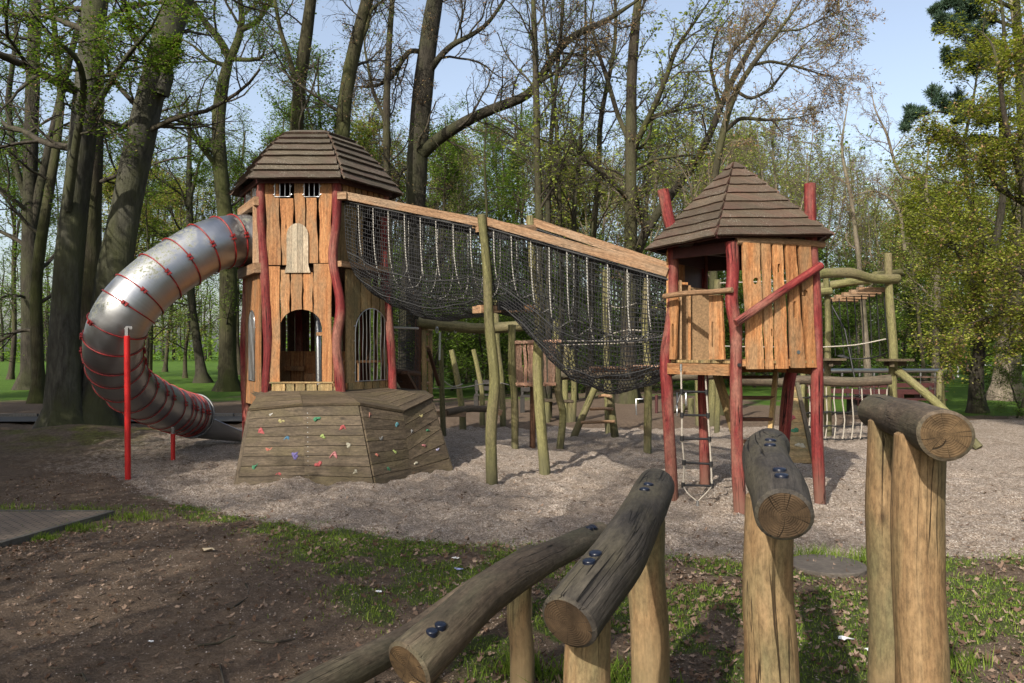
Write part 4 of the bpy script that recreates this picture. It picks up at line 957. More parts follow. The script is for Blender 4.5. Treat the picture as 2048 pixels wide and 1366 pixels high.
up_f = [((zx(345), zx(440)), (zx(330), zx(424)), zy(1044), zy(432)), ((zx(452), zx(530)), (zx(434), zx(530)), zy(1044), zy(566)), ((zx(545), zx(612)), (zx(540), zx(612)), zy(1044), zy(430)),
        ((zx(632), zx(708)), (zx(622), zx(696)), zy(1030), zy(556)), ((zx(720), zx(800)), (zx(716), zx(804)), zy(1030), zy(430))]
planks_px(fF, up_f, M['plank'], 'plank_wall', tower)
# lower front with the arched doorway: work in plane coordinates
def Q(px_, py_): return fF.q(px_, py_)
a0 = Q(561, 700)[0]; a1 = Q(645, 700)[0]; atop = Q(600, 619)[1]; zb = Q(600, 766)[1]; ztp = Q(600, 533)[1]
m = MB(); O = fF.p(0, 0, 0)
for (l, r, t) in [(536, 560.5, 533), (562.5, 580, 540), (583, 605, 545), (608, 626, 545), (628, 664, 528)]:
    xa = Q(l, 600)[0]; xb = Q(r, 600)[0]; zt_ = Q(600, t)[1]
    m.prism(clip_arch(xa, xb, zb, zt_, a0, a1, atop, amp=.007), [], O, fF.X, fF.Z, TH)
m.build('plank_wall', M['plank'], tower)
m = MB()
for (l, r) in [(545, 571), (574, 589), (592, 611), (614, 634), (637, 665)]:
    m.prism(plank_poly(Q(l, 700)[0], Q(r, 700)[0], Q(0, 786)[1], Q(0, 768)[1], .003), [], fF.p(0, 0, -.004), fF.X, fF.Z, .03)
m.build('sill_boards', M['plank_green'], tower)
m = MB(); m.bar(fF.p(.05, Q(0, 765)[1], .0), fF.p(fF.L-.05, Q(0, 765)[1], .0), .08, .022); m.bar(fF.p(0, Q(0, 778)[1], -.03), fF.p(fF.L, Q(0, 778)[1], -.03), .05, .06)
m.build('sill', M['plank_green'], tower)
# right lower face
rp = []
m = MB()
def QR(a, c): return fR.q(a, c)
ra0 = QR(707, 700)[0]; ra1 = QR(772, 700)[0]; ratop = QR(740, 617)[1]; rzb = QR(740, 761)[1]
for (l, r, t) in [(690, 717.5, 540), (720, 738.5, 556), (741, 755, 572), (758, 779, 584)]:
    zt_ = QR((l+r)/2, t)[1]; m.prism(clip_arch(QR(l, 600)[0], QR(r, 600)[0], rzb-.02, zt_, ra0, ra1, ratop, amp=.007), [], fR.p(0, 0, 0), fR.X, fR.Z, TH)
m.build('plank_wall', M['plank_green'], tower)
m = MB()
for (l, r) in [(695, 724), (727, 741), (744, 756), (758, 768), (771, 787)]:
    m.prism(plank_poly(QR(l, 700)[0], QR(r, 700)[0], QR(740, 786)[1], QR(740, 763)[1], .003), [], fR.p(0, 0, -.002), fR.X, fR.Z, TH)
m.build('sill_boards', M['plank_green'], tower)
m = MB()   # upper right face above and behind the net mouth
zt_ = 4.12
for i in range(7):
    x0 = .09+i*.135; m.prism(plank_poly(x0, x0+.11, 3.86 if i > -1 else 2.9, zt_, .004), [], fR.p(0, 0, .0), fR.X, fR.Z, TH)
m.build('plank_wall', M['plank'], tower)
m = MB()   # door leaf seen through the net
for i in range(4):
    m.prism(plank_poly(.10+i*.115, .10+i*.115+.108, 2.94, 3.84, .003), [], fR.p(0, 0, -.16), fR.X, fR.Z, TH)
m.bar(fR.p(.06, 2.9, -.1), fR.p(.06, 3.88, -.1), .06, .08); m.bar(fR.p(.62, 2.9, -.1), fR.p(.62, 3.88, -.1), .05, .06)
m.build('doorway_boards', M['plank_green'], tower)
# left face: lower planks, window, slide frame
m = MB()
for i in range(6):
    x0 = .07+i*.158; xw = (ra0, ra1)
    m.prism(clip_arch(x0, x0+.15, 1.0, 2.86, .30, .70, 2.28, amp=.004) if False else plank_poly(x0, x0+.15, .9, 2.86, .004), [], fL.p(0, 0, 0), fL.X, fL.Z, TH)
m.build('plank_wall', M['plank'], tower)
m = MB()
for i in range(6):
    x0 = .07+i*.158; m.prism(plank_poly(x0, x0+.145, 3.78, 4.12, .004), [], fL.p(0, 0, 0), fL.X, fL.Z, TH)
m.build('plank_wall', M['plank'], tower)
m = MB(); mb2 = MB()
m.bar(fL.p(-.06, 3.80, .07), fL.p(fL.L+.05, 3.80, .07), .10, .12); m.bar(fL.p(-.06, 2.86, .07), fL.p(fL.L+.05, 2.86, .07), .10, .14)
m.bar(fL.p(fL.L-.04, 2.93, .07), fL.p(fL.L-.04, 3.74, .07), .07, .09); m.bar(fL.p(.03, 2.93, .07), fL.p(.03, 3.74, .07), .07, .09)
m.build('slide_frame', M['beam'], tower)
# back faces
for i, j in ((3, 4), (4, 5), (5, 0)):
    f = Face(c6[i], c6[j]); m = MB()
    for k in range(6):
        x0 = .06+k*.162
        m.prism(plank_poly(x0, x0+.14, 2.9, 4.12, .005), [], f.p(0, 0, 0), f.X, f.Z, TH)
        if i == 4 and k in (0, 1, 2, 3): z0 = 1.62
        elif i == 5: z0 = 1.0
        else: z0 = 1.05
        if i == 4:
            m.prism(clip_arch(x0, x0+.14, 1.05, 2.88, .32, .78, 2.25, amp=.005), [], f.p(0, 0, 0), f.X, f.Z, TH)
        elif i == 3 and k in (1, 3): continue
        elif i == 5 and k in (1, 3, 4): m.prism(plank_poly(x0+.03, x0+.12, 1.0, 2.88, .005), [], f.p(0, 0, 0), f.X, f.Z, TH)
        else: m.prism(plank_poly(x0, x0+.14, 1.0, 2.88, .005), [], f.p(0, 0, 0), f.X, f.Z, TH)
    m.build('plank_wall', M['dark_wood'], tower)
# inner low wall with blocks, seat, galvanised pole, floors
m = MB(); yb = CY+.45
for k in range(6): m.box((CX-.62+k*.21, yb, 1.36), (.10, 0, 0), (0, .014, 0), (0, 0, .32))
m.box((CX-.42, yb-.09, 1.41), (.16, 0, 0), (0, .07, 0), (0, 0, .035)); m.box((CX-.13, yb-.12, 1.27), (.10, 0, 0), (0, .09, 0), (0, 0, .06)); 
m.build('inner_wall', M['plank'], tower)
def hexplate(z, t, r, mat, name, par):
    m = MB(); vs = [Vector((CX, CY, z))+(c-Vector((CX, CY, 0)))*r for c in c6]+[Vector((CX, CY, z-t))+(c-Vector((CX, CY, 0)))*r for c in c6]
    m.add(vs, [tuple(range(6)), tuple(reversed(range(6, 12)))]+[(i, i+6, (i+1) % 6+6, (i+1) % 6) for i in range(6)], vs); return m.build(name, mat, par)
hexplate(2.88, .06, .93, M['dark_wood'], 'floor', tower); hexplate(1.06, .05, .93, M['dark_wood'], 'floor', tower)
m = MB(); pp_ = P(638, 640, 11.9)
m.tube([P(638, 770, 11.75), P(637, 700, 11.75), P(636, 640, 11.8), P(628, 612, 11.9)], .045, 14); m.build('sliding_pole', M['galv'], tower)
m = MB(); m.box(P(640, 668, 11.65), (.05, 0, 0), (0, .03, 0), (0, 0, .025)); m.build('pole_bracket', M['plank'], tower)
m = MB(); m.bar(fR.p(.02, QR(740, 723)[1], -.1), fR.p(1.0, QR(740, 723)[1], -.1), .16, .035); m.bar(fR.p(.75, 1.1, -.25), fR.p(.75, 1.5, -.25), .12, .02); m.build('shelf', M['plank'], tower)
# arched hatch board on the front
m = MB(); hx = lambda v: Q(v, 500)[0]; x0, x1 = hx(575), hx(618.5); zt_ = Q(0, 447.5)[1]; zbm = Q(0, 546)[1]; zk = Q(0, 531)[1]
n = 4; bnds = [x0+(x1-x0)*i/n for i in range(n+1)]; cx_ = (x0+x1)/2; rr = (x1-x0)/2
def ht(x): return zt_-rr*1.15+rr*1.15*math.sqrt(max(0, 1-((x-cx_)/rr)**2))
for i in range(n):
    xa, xb = bnds[i]+.0015, bnds[i+1]-.0015
    lowl = [(xa, zbm), (xb, zbm)]
    if i == 0: lowl = [(xa, zk), (xa-.028, zbm), (xb, zbm)]
    if i == n-1: lowl = [(xa, zbm), (xb+.03, zbm), (xb, zk)]
    m.prism(lowl+[(xb+(xa-xb)*t/5, ht(xb+(xa-xb)*t/5)) for t in range(6)], [], fF.p(0, 0, TH+.004), fF.X, fF.Z, .022)
m.build('arched_hatch', M['grey_board'], tower)
# screws on the front planks
m = MB()
for (l, r, t) in [(536, 560.5, 533), (562.5, 580, 540), (583, 605, 545), (608, 626, 545), (628, 664, 528)]:
    for py_ in (538+8, 610):
        for xx in (l+4, r-4):
            q = Q(xx, py_); m.lump(fF.p(q[0], q[1], TH+.001), .007, fF.N, UP, 1, .3)
m.build('screw_heads', M['chrome'], tower)
# grilles
def grille(face, x0, x1, z0, z1, n, mat, frame=.008, bar=.007, off=.035, parent=tower, wavy_=0.0, tabs=True):
    g = MB(); pts = arch(x0, x1, z0, z1, 16); pts = pts+[pts[0]]
    g.tube([face.p(a, c, off) for a, c in pts], frame, 6, False)
    fr = g.build('window_grille', mat, parent); m2 = MB(); r = (x1-x0)/2; c = (x0+x1)/2; h = min(r, z1-z0)
    for i in range(n):
        x = x0+(x1-x0)*(i+1)/(n+1); zt2 = z1-h+h*math.sqrt(max(0, 1-((x-c)/r)**2))
        m2.tube([face.p(x+wavy_*math.sin(t*2.4+i), z0+(zt2-z0)*t/4, off) for t in range(5)], bar, 6, False, sub=2)
    m2.build('bars', mat, fr)
    if tabs:
        m3 = MB()
        for zz in (z0+.12*(z1-z0), z0+.55*(z1-z0), z1-.25*(z1-z0)):
            for xx in (x0-.012, x1+.012): m3.lump(face.p(xx, zz, off), .014, face.N, UP, 2, .4)
        m3.build('fixing_tabs', mat, fr)
for (l, r) in ((551, 581.5), (609.5, 640)):
    grille(fF, Q(l, 380)[0], Q(r, 380)[0], Q(0, 394.5)[1], Q(0, 356)[1], 2, M['chrome'], .007, .006)
grille(fR, ra0, ra1, rzb, ratop, 8, M['chrome'], .008, .007, wavy_=.008)
grille(fL, .34, .74, 1.25, 2.28, 8, M['chrome'], .008, .008, wavy_=.008)
grille(fL, .14, .44, 3.84, 4.1, 3, M['chrome'], .006, .006); grille(fL, .58, .88, 3.84, 4.1, 3, M['chrome'], .006, .006)
m = MB()   # dark sheets added behind the windows, standing in for shade inside
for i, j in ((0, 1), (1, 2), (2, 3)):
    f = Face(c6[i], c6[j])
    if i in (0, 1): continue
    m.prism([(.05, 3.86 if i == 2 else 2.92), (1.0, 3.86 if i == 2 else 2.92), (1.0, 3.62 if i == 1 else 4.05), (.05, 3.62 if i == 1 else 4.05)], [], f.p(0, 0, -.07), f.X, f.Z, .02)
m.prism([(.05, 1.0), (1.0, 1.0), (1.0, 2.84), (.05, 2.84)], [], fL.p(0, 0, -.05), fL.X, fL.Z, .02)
m.build('shade_backing', M['dark_wood'], tower)
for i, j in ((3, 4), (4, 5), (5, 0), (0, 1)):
    f = Face(c6[i], c6[j]); m = MB(); m.prism([(.03, 3.0), (1.03, 3.0), (1.03, 4.14), (.03, 4.14)], [], f.p(0, 0, -.07), f.X, f.Z, .02); m.build('shade_backing', M['dark_wood'], tower)  # added dark sheets that paint the loft interior as shaded
# roof
def shingle_roof(name, corners_of, zs, mat, parent, cap, thick=.028, over=.035, seed=3):
    """corners_of(k) -> list of corner points of course line k; each course overlaps the one below"""
    m = MB(); R = random.Random(seed); K = len(zs)-1
    for k in range(K):
        lo = corners_of(k); hi = corners_of(k+1); n = len(lo); cen = sum(lo, Vector())/n
        for e in range(n):
            a, b_, c_, d_ = lo[e], lo[(e+1) % n], hi[(e+1) % n], hi[e]
            nr = (b_-a).cross(d_-a).normalized()
            if nr.z < 0: nr = -nr
            out = ((a+b_)/2-cen); out.z = 0; out.normalize(); S = 5; vs = []; tilt = R.uniform(-.012, .012)
            dn = (a-d_).normalized()
            for s in range(S+1):
                t = s/S; wv = dn*(R.uniform(-.006, .010) if 0 < s < S else 0)+dn*over*.6
                p = a.lerp(b_, t)+wv+dn*tilt*(t-.5); q = d_.lerp(c_, t)-dn*.0
                vs += [p+nr*(thick+over*.35), p+nr*(over*.35), q+nr*.012, q-nr*.012]
            fs = []
            for s in range(S):
                o = s*4; u = o+4
                fs += [(o, u, u+2, o+2), (o+1, u+1, u, o), (o+3, u+3, u+1, o+1)]
            fs += [(0, 2, 3, 1), (S*4, S*4+1, S*4+3, S*4+2)]
            X = (b_-a).normalized(); off = R.uniform(0, 40)
            m.add(vs, fs, [Vector(((v-a).dot(dn)+off, 0, (v-a).dot(X)+off)) for v in vs])
    top = corners_of(K); cc = sum(top, Vector())/len(top); cc.z += cap; n = len(top); vs = [t+UP*.014 for t in top]+[cc]
    m.add(vs, [(i, (i+1) % n, n) for i in range(n)], vs)
    return m.build(name, mat, parent)
prof = [(1.287, 4.10), (1.20, 4.225), (1.125, 4.32), (1.01, 4.465), (.925, 4.56), (.81, 4.68), (.71, 4.775), (.59, 4.87), (.45, 4.955)]
def c_of(k):
    r, z = prof[k]; return [Vector((CX+r*math.cos(math.radians(a)), CY+r*math.sin(math.radians(a)), z)) for a in (180, 240, 300, 360, 60, 120)]
rf = shingle_roof('roof', c_of, prof, M['shingle_moss'], tower, .06, .032, .06)
m = MB(); e = c_of(0)
for i in range(6):
    a = e[i]+(Vector((CX, CY, e[i].z))-e[i])*.10-UP*.015; c = e[(i+1) % 6]+(Vector((CX, CY, e[i].z))-e[(i+1) % 6])*.10-UP*.015
    m.bar(a, c, .03, .07); m.bar(a, Vector((CX, CY, 4.9)), .05, .07)
m.build('rafters', M['burgundy'], rf)
m = MB(); vs = c_of(0); vs = [v+UP*.02-(v-Vector((CX, CY, v.z)))*.14 for v in vs]; m.add(vs, [tuple(range(6))], vs); m.build('shade_ceiling', M['dark_wood'], rf)  # last piece: added dark sheet so the loft looks shaded from below

# ================= climbing base =================
base = empty('climbing_rock', (-2.5, 11.2, 0), 'low angular climbing base of grey-brown boards dotted with coloured holds, under the big tower', 'climbing wall')
B = [G(474, 964), G(612, 960), G(750, 965), Vector((-1.39, 10.95, 0)), Vector((-.86, 11.45, 0)), Vector((-1.15, 13.0, 0)), Vector((-2.2, 14, 0)), Vector((-4.0, 13.4, 0))]
Tt = [P(502, 823, 10.85), P(607, 813, 10.78), P(718, 812, 10.75), P(803, 827, 11.25), P(861, 798, 11.95), Vector((-1.45, 12.9, 1.0)), Vector((-2.3, 13.6, 1.0)), Vector((-3.8, 13.0, 1.0))]
for v in B: v.z = -.08
n8 = len(B)
def boards(name, a, b_, c_, d_, rows, mat, parent, off=.0, gap=.0035, th=.03, skew=0.0):
    """quad a,b (bottom) c,d (top, above b,a) split into boards running a->b"""
    m = MB(); nr = (b_-a).cross(d_-a).normalized()
    for k in range(rows):
        t0, t1 = k/rows, (k+1)/rows; g = gap/((d_-a).length)
        def pt(s, t, e): return (a.lerp(b_, s)).lerp(d_.lerp(c_, s), min(max(t+skew*(s-.5)*(1-abs(2*t-1)), 0), 1))+nr*e
        r = [pt(0, t0+g, 0), pt(1, t0+g, 0), pt(1, t1-g, 0), pt(0, t1-g, 0)]; jo = random.uniform(-.001, .0015)
        f = [v+nr*(th+jo) for v in r]; off_ = random.uniform(0, 30); X = (b_-a).normalized()
        m.add(r+f, [(0, 3, 2, 1), (4, 5, 6, 7), (0, 1, 5, 4), (1, 2, 6, 5), (2, 3, 7, 6), (3, 0, 4, 7)], [Vector(((v-a).dot(nr), (v-a).z+off_, (v-a).dot(X)+off_)) for v in r+f])
    return m.build(name, mat, parent)
rows = [8, 8, 7, 6, 6, 6, 6, 7]
for i in range(n8):
    j = (i+1) % n8; boards('climbing_panel' if i < 4 else 'board_wall', B[i], B[j], Tt[j], Tt[i], rows[i], M['rock_board'], base, skew=(-.04, .01, .05, .16)[i] if i < 4 else 0)
m = MB()
inner = [v.copy() for v in c6]
for v in inner: v.z = 1.10
dk = MB()
def deck(a, b_, c_, d_, rows=4):
    X = (b_-a)
    nr = (b_-a).cross(d_-a).normalized()
    if nr.z < 0: nr = -nr
    for k in range(rows):
        t0, t1 = k/rows+.006, (k+1)/rows-.006
        r = [a.lerp(d_, t0), b_.lerp(c_, t0), b_.lerp(c_, t1), a.lerp(d_, t1)]; f = [v+nr*.03 for v in r]; o = rnd(0, 30); Xn = X.normalized()
        dk.add([v-nr*.004 for v in r]+f, [(0, 3, 2, 1), (4, 5, 6, 7), (0, 1, 5, 4), (1, 2, 6, 5), (2, 3, 7, 6), (3, 0, 4, 7)], [Vector(((v-a).dot(nr), o+(v-a).dot(nr.cross(Xn)), (v-a).dot(Xn)+o)) for v in r+f])
out_ = [Tt[i]+((Tt[i]-Vector((CX, CY, Tt[i].z))).normalized())*.05+UP*.015 for i in range(n8)]
mid = (inner[1]+inner[2])/2
deck(out_[0], out_[1], mid, inner[1], 3); deck(out_[1], out_[2], inner[2], mid, 3)
deck(out_[2], out_[3], inner[2].lerp(inner[3], .5), inner[2], 5); deck(out_[3], out_[4], inner[3], inner[2].lerp(inner[3], .5), 6)
deck(out_[4], out_[5], inner[4], inner[3], 5); deck(out_[5], out_[6], inner[4].lerp(inner[5], .5), inner[4], 4); deck(out_[6], out_[7], inner[5], inner[4].lerp(inner[5], .5), 4)
deck(out_[7], out_[0], inner[1], inner[0], 3)
dk.build('deck', M['rock_board'], base)
m = MB(); a, c = B[0]+Vector((-.015, -.02, 0)), Tt[0]+Vector((-.015, -.02, 0)); m.bar(a, c, .05, .03); m.build('edge_board', M['rock_board'], base)
m = MB()
for k in range(9):
    for xx in (609.5, 617): 
        pass
# holds
HC = {'white': (.55, .53, .48), 'yellow': (.35, .30, .09), 'red': (.42, .05, .05), 'blue': (.03, .16, .28), 'orange': (.42, .11, .06), 'purple': (.13, .10, .32), 'green': (.03, .20, .09), 'lime': (.25, .33, .06), 'cream': (.40, .37, .26), 'pink': (.42, .13, .13), 'grey': (.17, .17, .16), 'cyan': (.06, .26, .30), 'lavender': (.33, .31, .47), 'brick': (.28, .10, .06)}
HM = {k: hold_mat(k+'_climbing_hold', tuple(.72*c+.22*sum(v)/3 for c in v)) for k, v in HC.items()}
from mathutils.bvhtree import BVHTree
def surf_hit(px_, py_, bvh):
    r = (P(px_, py_, 1.0)-Vector((0, 0, H))).normalized(); h = bvh.ray_cast(Vector((0, 0, H)), r)
    if h[0] is None: return None
    nn = h[1].normalized()
    return h[0], (nn if nn.dot(r) < 0 else -nn)
PB = [o for o in base.children if o.name.startswith('climbing_panel')]
pbvh = BVHTree.FromPolygons([v.co.copy() for o in PB for v in o.data.vertices], [tuple(i+sum(len(q.data.vertices) for q in PB[:k]) for i in p.vertices) for k, o in enumerate(PB) for p in o.data.polygons])
def plane_hit(px_, py_, a, nr):
    r = P(px_, py_, 1.0)-Vector((0, 0, H)); O = Vector((0, 0, H)); return O+r*((a-O).dot(nr)/r.dot(nr))
holds = [[(345, 850, 'white', 20), (418, 897, 'yellow', 26), (282, 968, 'red', 30), (458, 1012, 'blue', 22), (330, 1090, 'orange', 23), (512, 1128, 'purple', 32), (235, 1207, 'green', 22), (402, 1255, 'red', 19)],
         [(660, 880, 'green', 26), (837, 938, 'red', 23), (702, 1000, 'lime', 22), (878, 1060, 'cream', 22), (782, 1125, 'pink', 28), (672, 1190, 'red', 28), (925, 1242, 'cream', 18)],
         [(1025, 850, 'brick', 19), (1207, 920, 'cyan', 24), (1100, 1015, 'grey', 19), (1195, 1107, 'lime', 20), (1072, 1127, 'orange', 19), (1148, 1223, 'green', 21)],
         [(1377, 860, 'yellow', 15), (1312, 965, 'grey', 15), (1420, 958, 'green', 16), (1396, 1062, 'pink', 18), (1487, 1090, 'lavender', 15), (1340, 1182, 'cream', 18)]]
sd = 0
for i, hs in enumerate(holds):
    a, b_, d_ = B[i], B[i+1], Tt[i]; nr = (b_-a).cross(d_-a).normalized()
    for (zx_, zy_, c, s) in hs:
        sd += 1; p, nr = surf_hit(440+zx_/3.416, 580+zy_/3.416, pbvh) or (plane_hit(440+zx_/3.416, 580+zy_/3.416, a+nr*.032, nr), nr); m = MB()
        m.lump(p, s/3.416*10.6/F*.78, nr, UP, sd*3+1, .55, 0, random.Random(sd).choice((0, .5, .9, 0, .7)))
        m.build('climbing_hold', HM[c], base, c+' climbing hold')
for (ax, side) in ((609.6, 0), (614.5, 1)):
    m = MB(); a, b_, d_ = B[side], B[side+1], Tt[side]; nr = (b_-a).cross(d_-a).normalized()
    for k in range(14): m.lump(plane_hit(ax+ (k*.12), 826+k*9.6, a+nr*.031, nr), .006, nr, UP, 3, .4)
    m.build('screw_heads', M['chrome'], base)

# ================= tube slide =================
slide = empty('tube_slide', (-5.0, 11.4, 0), 'curved stainless steel tube slide with red clamped ring joints leaving the big tower', 'slide')
path = [(518, 480, 11.95), (480, 480, 11.85), (440, 485, 11.6), (402, 500, 11.4), (360, 526, 11.2), (318, 555, 11.0), (282, 586, 10.85), (254, 617, 10.75), (235, 650, 10.75), (226, 684, 10.85), (226, 716, 11.1), (238, 750, 11.55), (262, 778, 12.2), (296, 799, 12.8), (326, 813, 13.3), (355, 824, 13.8), (387, 832, 14.3)]
pw = np.array([tuple(P(*q)) for q in path]); pw, _ = resamp(pw, np.ones(len(pw)), 90)
RT = .375
def tubeshape(m, pts, r, k=40, a0=0, a1=6.28318, closed=True, dbl=False):
    m.tube([tuple(p) for p in pts], r, k, False)
m = MB(); m.tube([tuple(p) for p in pw], RT, 40, False); m.build('tube', M['tube'], slide)
m = MB(); m.tube([tuple(p) for p in pw[1:]], RT-.012, 32, False); m.build('tube_inside', M['galv'], slide)
segd = np.r_[0, np.cumsum(np.linalg.norm(np.diff(pw, axis=0), axis=1))]
def near_px(x, y):
    sx = 1024+F*pw[:, 0]/pw[:, 1]; sy = HOR-(pw[:, 2]-H)*F/pw[:, 1]; return int(np.argmin((sx-x)**2+(sy-y)**2))
ringpx = [(466, 479), (440, 486), (402, 500), (360, 526), (318, 555), (280, 586), (251, 615), (231, 648), (222, 680), (221, 706), (226, 732), (240, 757), (262, 779), (283, 793), (303, 802), (326, 813), (343, 820), (353, 823), (363, 826), (372, 828), (380, 830)]
for q, (x, y) in enumerate(ringpx):
    i = near_px(x, y); t = Vector(pw[min(i+1, 89)]-pw[max(i-1, 0)]).normalized(); c = Vector(pw[i])
    xx = t.cross(UP).normalized(); yy = xx.cross(t).normalized()
    # tilt the rings as in the photograph: they lean outward at the top
    m = MB(); n = 40; r = RT+.012
    ring = [c+xx*math.cos(a)*r+yy*math.sin(a)*r for a in [6.28318*k/n for k in range(n+1)]]
    m.tube(ring, .009, 7, False); rg = m.build('joint_ring', M['ringred'], slide)
    for sgn in (1, -1):
        rad = xx*sgn*math.cos(.12)+yy*math.sin(.12); cp = c+rad*(r+.012); tan = t.cross(rad)
        m = MB(); m.box(cp+tan*.025, t*.026, rad*.015, tan*.014); m.box(cp-tan*.025, t*.026, rad*.015, tan*.012); m.tube([cp-t*.024-tan*.05, cp-t*.024+tan*.05], .006, 6); m.build('clamp', M['ringred'], rg)
# flared lip and run-out chute
i = 89; t = Vector(pw[89]-pw[87]).normalized(); c = Vector(pw[89]); xx = t.cross(UP).normalized(); yy = xx.cross(t).normalized()
m = MB(); m.tube([c+xx*math.cos(a)*(RT+.02)+yy*math.sin(a)*(RT+.02) for a in [6.28318*k/40 for k in range(41)]], .016, 8, False); m.build('exit_lip', M['lip'], slide)
m = MB(); e0 = c-yy*.02; endp = P(500, 874, 14.7); vs = []; NS = 10; W = 14
for s in range(NS+1):
    f = s/NS; cc = e0.lerp(endp+UP*(RT*.62), f); rr = RT*(1-.10*f); sp_ = math.radians(172-92*f)
    for k in range(W+1):
        a = -math.pi/2-sp_/2+sp_*k/W; vs.append(cc+xx*math.cos(a)*rr+UP*math.sin(a)*rr)
m.add(vs, [(s*(W+1)+k, s*(W+1)+k+1, (s+1)*(W+1)+k+1, (s+1)*(W+1)+k) for s in range(NS) for k in range(W)], vs, None, 0, True)
for k in (0, W): m.tube([vs[s*(W+1)+k] for s in range(NS+1)], .014, 6)
m.tube([vs[NS*(W+1)+k] for k in range(W+1)], .012, 6); ep = vs[NS*(W+1)+W//2]; m.tube([ep, (ep.x, ep.y, -.1)], .03, 8)
m.build('run_out_chute', M['tube'], slide)
for (bx, by, ty, wp, dd) in ((256, 949, 672, 11.5, 10.40), (346, 919, 868, 8.5, 12.4)):
    m = MB(); p = P(bx, by, dd); q = P(bx-2 if dd < 11 else bx, ty, dd); m.tube([(p.x, p.y, -.1), (q.x, q.y, q.z)], wp*dd/F/2, 20, True, bevel=.15); s_ = m.build('support_post', M['redsteel'], slide)
    m = MB(); m.box(q+UP*.05, (.02, 0, 0), (0, .02, 0), (0, 0, .06)); m.box(q+Vector((-.03, .07, .11)), (.07, 0, 0), (0, .012, 0), (0, 0, .02)) if dd < 11 else None; m.build('bracket', M['lip'], s_)

# ================= rope tunnel between the towers =================
br = empty('rope_tunnel_bridge', (-.2, 10.5, 0), 'sagging black net tunnel with white rope hoops between the two towers', 'rope bridge')
pole_px([(984, 965), (982, 860), (989, 760), (978, 640), (974, 540), (963, 430)], 24, 10.25, .05, 14, -.15, None, 'support_pole', br, w1=17)
pole_px([(1090, 948), (1082, 850), (1075, 740), (1078, 640), (1066, 540), (1060, 432)], 23, 10.95, .05, 14, -.15, None, 'support_pole', br, w1=15)
n0 = P(690, 391, 11.2); n1 = P(968, 447, 10.33); n2 = P(968, 441, 10.33); n3 = P(1336, 545, 9.32)
f0 = P(792, 412, 12.1); f1 = P(1060, 462, 11.0); f2 = P(1055, 440, 11.0); f3 = Vector((2.48, 10.2, n3.z))
for (a, c) in ((n0-UP*.0, n1), (n2, n3), (f0, f1), (f2, f3)):
    m = MB(); m.bar(a, c, .08, .105, jit=.002); m.build('top_rail', M['beam'], br)
m = MB(); m.bar(P(955, 450, 10.33)-UP*.04, P(1075, 452, 11.0)-UP*.04, .09, .10)
m.bar(P(958, 618, 10.4), P(1085, 617, 11.05), .10, .10); m.bar(P(945, 620, 10.42), P(1002, 618, 10.42), .06, .09); m.bar(P(945, 450, 10.42), P(1004, 452, 10.42), .06, .09); m.build('cross_beam', M['beam'], br)
m = MB(); m.bar(P(996, 612, 10.36), P(1045, 612, 10.7), .03, .11); m.build('rubber_pad', M['black'], br)
m = MB(); m.bar(P(676, 392, 11.15), P(694, 392, 11.15), .1, .1); m.build('cross_beam', M['beam'], br); m = MB(); m.bar(fR.p(-.02, 2.92, .05), fR.p(1.02, 2.92, .05), .09, .08); m.build('cross_beam', M['beam'], br)
botpx = [(690, 531, 11.6), (740, 572, 11.45), (800, 616, 11.2), (850, 634, 11.05), (900, 641, 10.9), (960, 631, 10.75), (985, 618, 10.68), (1040, 638, 10.5), (1100, 703, 10.3), (1160, 764, 10.15), (1220, 789, 10.05), (1300, 770, 9.9), (1372, 740, 9.8)]
bz = [P(*q).z for q in botpx]; bx_ = [P(*q).x for q in botpx]
def rails(t):
    if t < .5: s = t*2; return n0.lerp(n1, s)-UP*.08, f0.lerp(f1, s)-UP*.08
    s = t*2-1; return n2.lerp(n3, s)-UP*.08, f2.lerp(f3, s)-UP*.08
def net_pt(t, ph):
    a, b_ = rails(t); mx = (a.x+b_.x)/2; z = float(np.interp(mx, bx_, bz)); mid_ = a.lerp(b_, .5-.5*math.copysign(abs(math.cos(math.pi*ph))**.75, math.cos(math.pi*ph)))
    h = abs(math.sin(math.pi*ph))**.62; top = mid_.z
    p = Vector((mid_.x, mid_.y, top-(top-z)*h))
    wv = .012*math.sin(t*31+ph*7)+.006*math.sin(t*83-ph*13)
    return p+Vector((wv*.6, wv, wv*1.2*math.sin(math.pi*ph)))
NT, NP_ = 118, 74
NP_ = 58
def arc_row(t, n):
    c = np.array([tuple(net_pt(t, k/160)) for k in range(161)]); s = np.r_[0, np.cumsum(np.linalg.norm(np.diff(c, axis=0), axis=1))]
    q = np.linspace(0, s[-1], n+1); return np.stack([np.interp(q, s, c[:, k]) for k in range(3)], -1)
grid = np.array([arc_row(i/NT, NP_) for i in range(NT+1)])
rr = np.random.default_rng(8); grid[1:-1, 1:-1] += rr.normal(0, .0022, grid[1:-1, 1:-1].shape)
A_ = grid; v1, q1 = tubes(A_, np.full(A_.shape[:2], .0056), 3); A2 = grid.transpose(1, 0, 2)[1:]; v2, q2 = tubes(A2, np.full(A2.shape[:2], .0056), 3)
def roof_pt(t, s):
    a, b_ = rails(t); p = a.lerp(b_, s); return p-UP*(.10*math.sin(math.pi*s)+.012*math.sin(t*90+s*9))
A3 = np.array([[tuple(roof_pt(i/NT, j/20)) for j in range(21)] for i in range(NT+1)]); A4 = A3.transpose(1, 0, 2)
v3, q3 = tubes(A3, np.full(A3.shape[:2], .006), 3); v4, q4 = tubes(A4, np.full(A4.shape[:2], .006), 3)
V, Q_, mi, rn = join([(v1, q1, 0, None), (v2, q2, 0, None), (v3, q3, 0, None), (v4, q4, 0, None)])
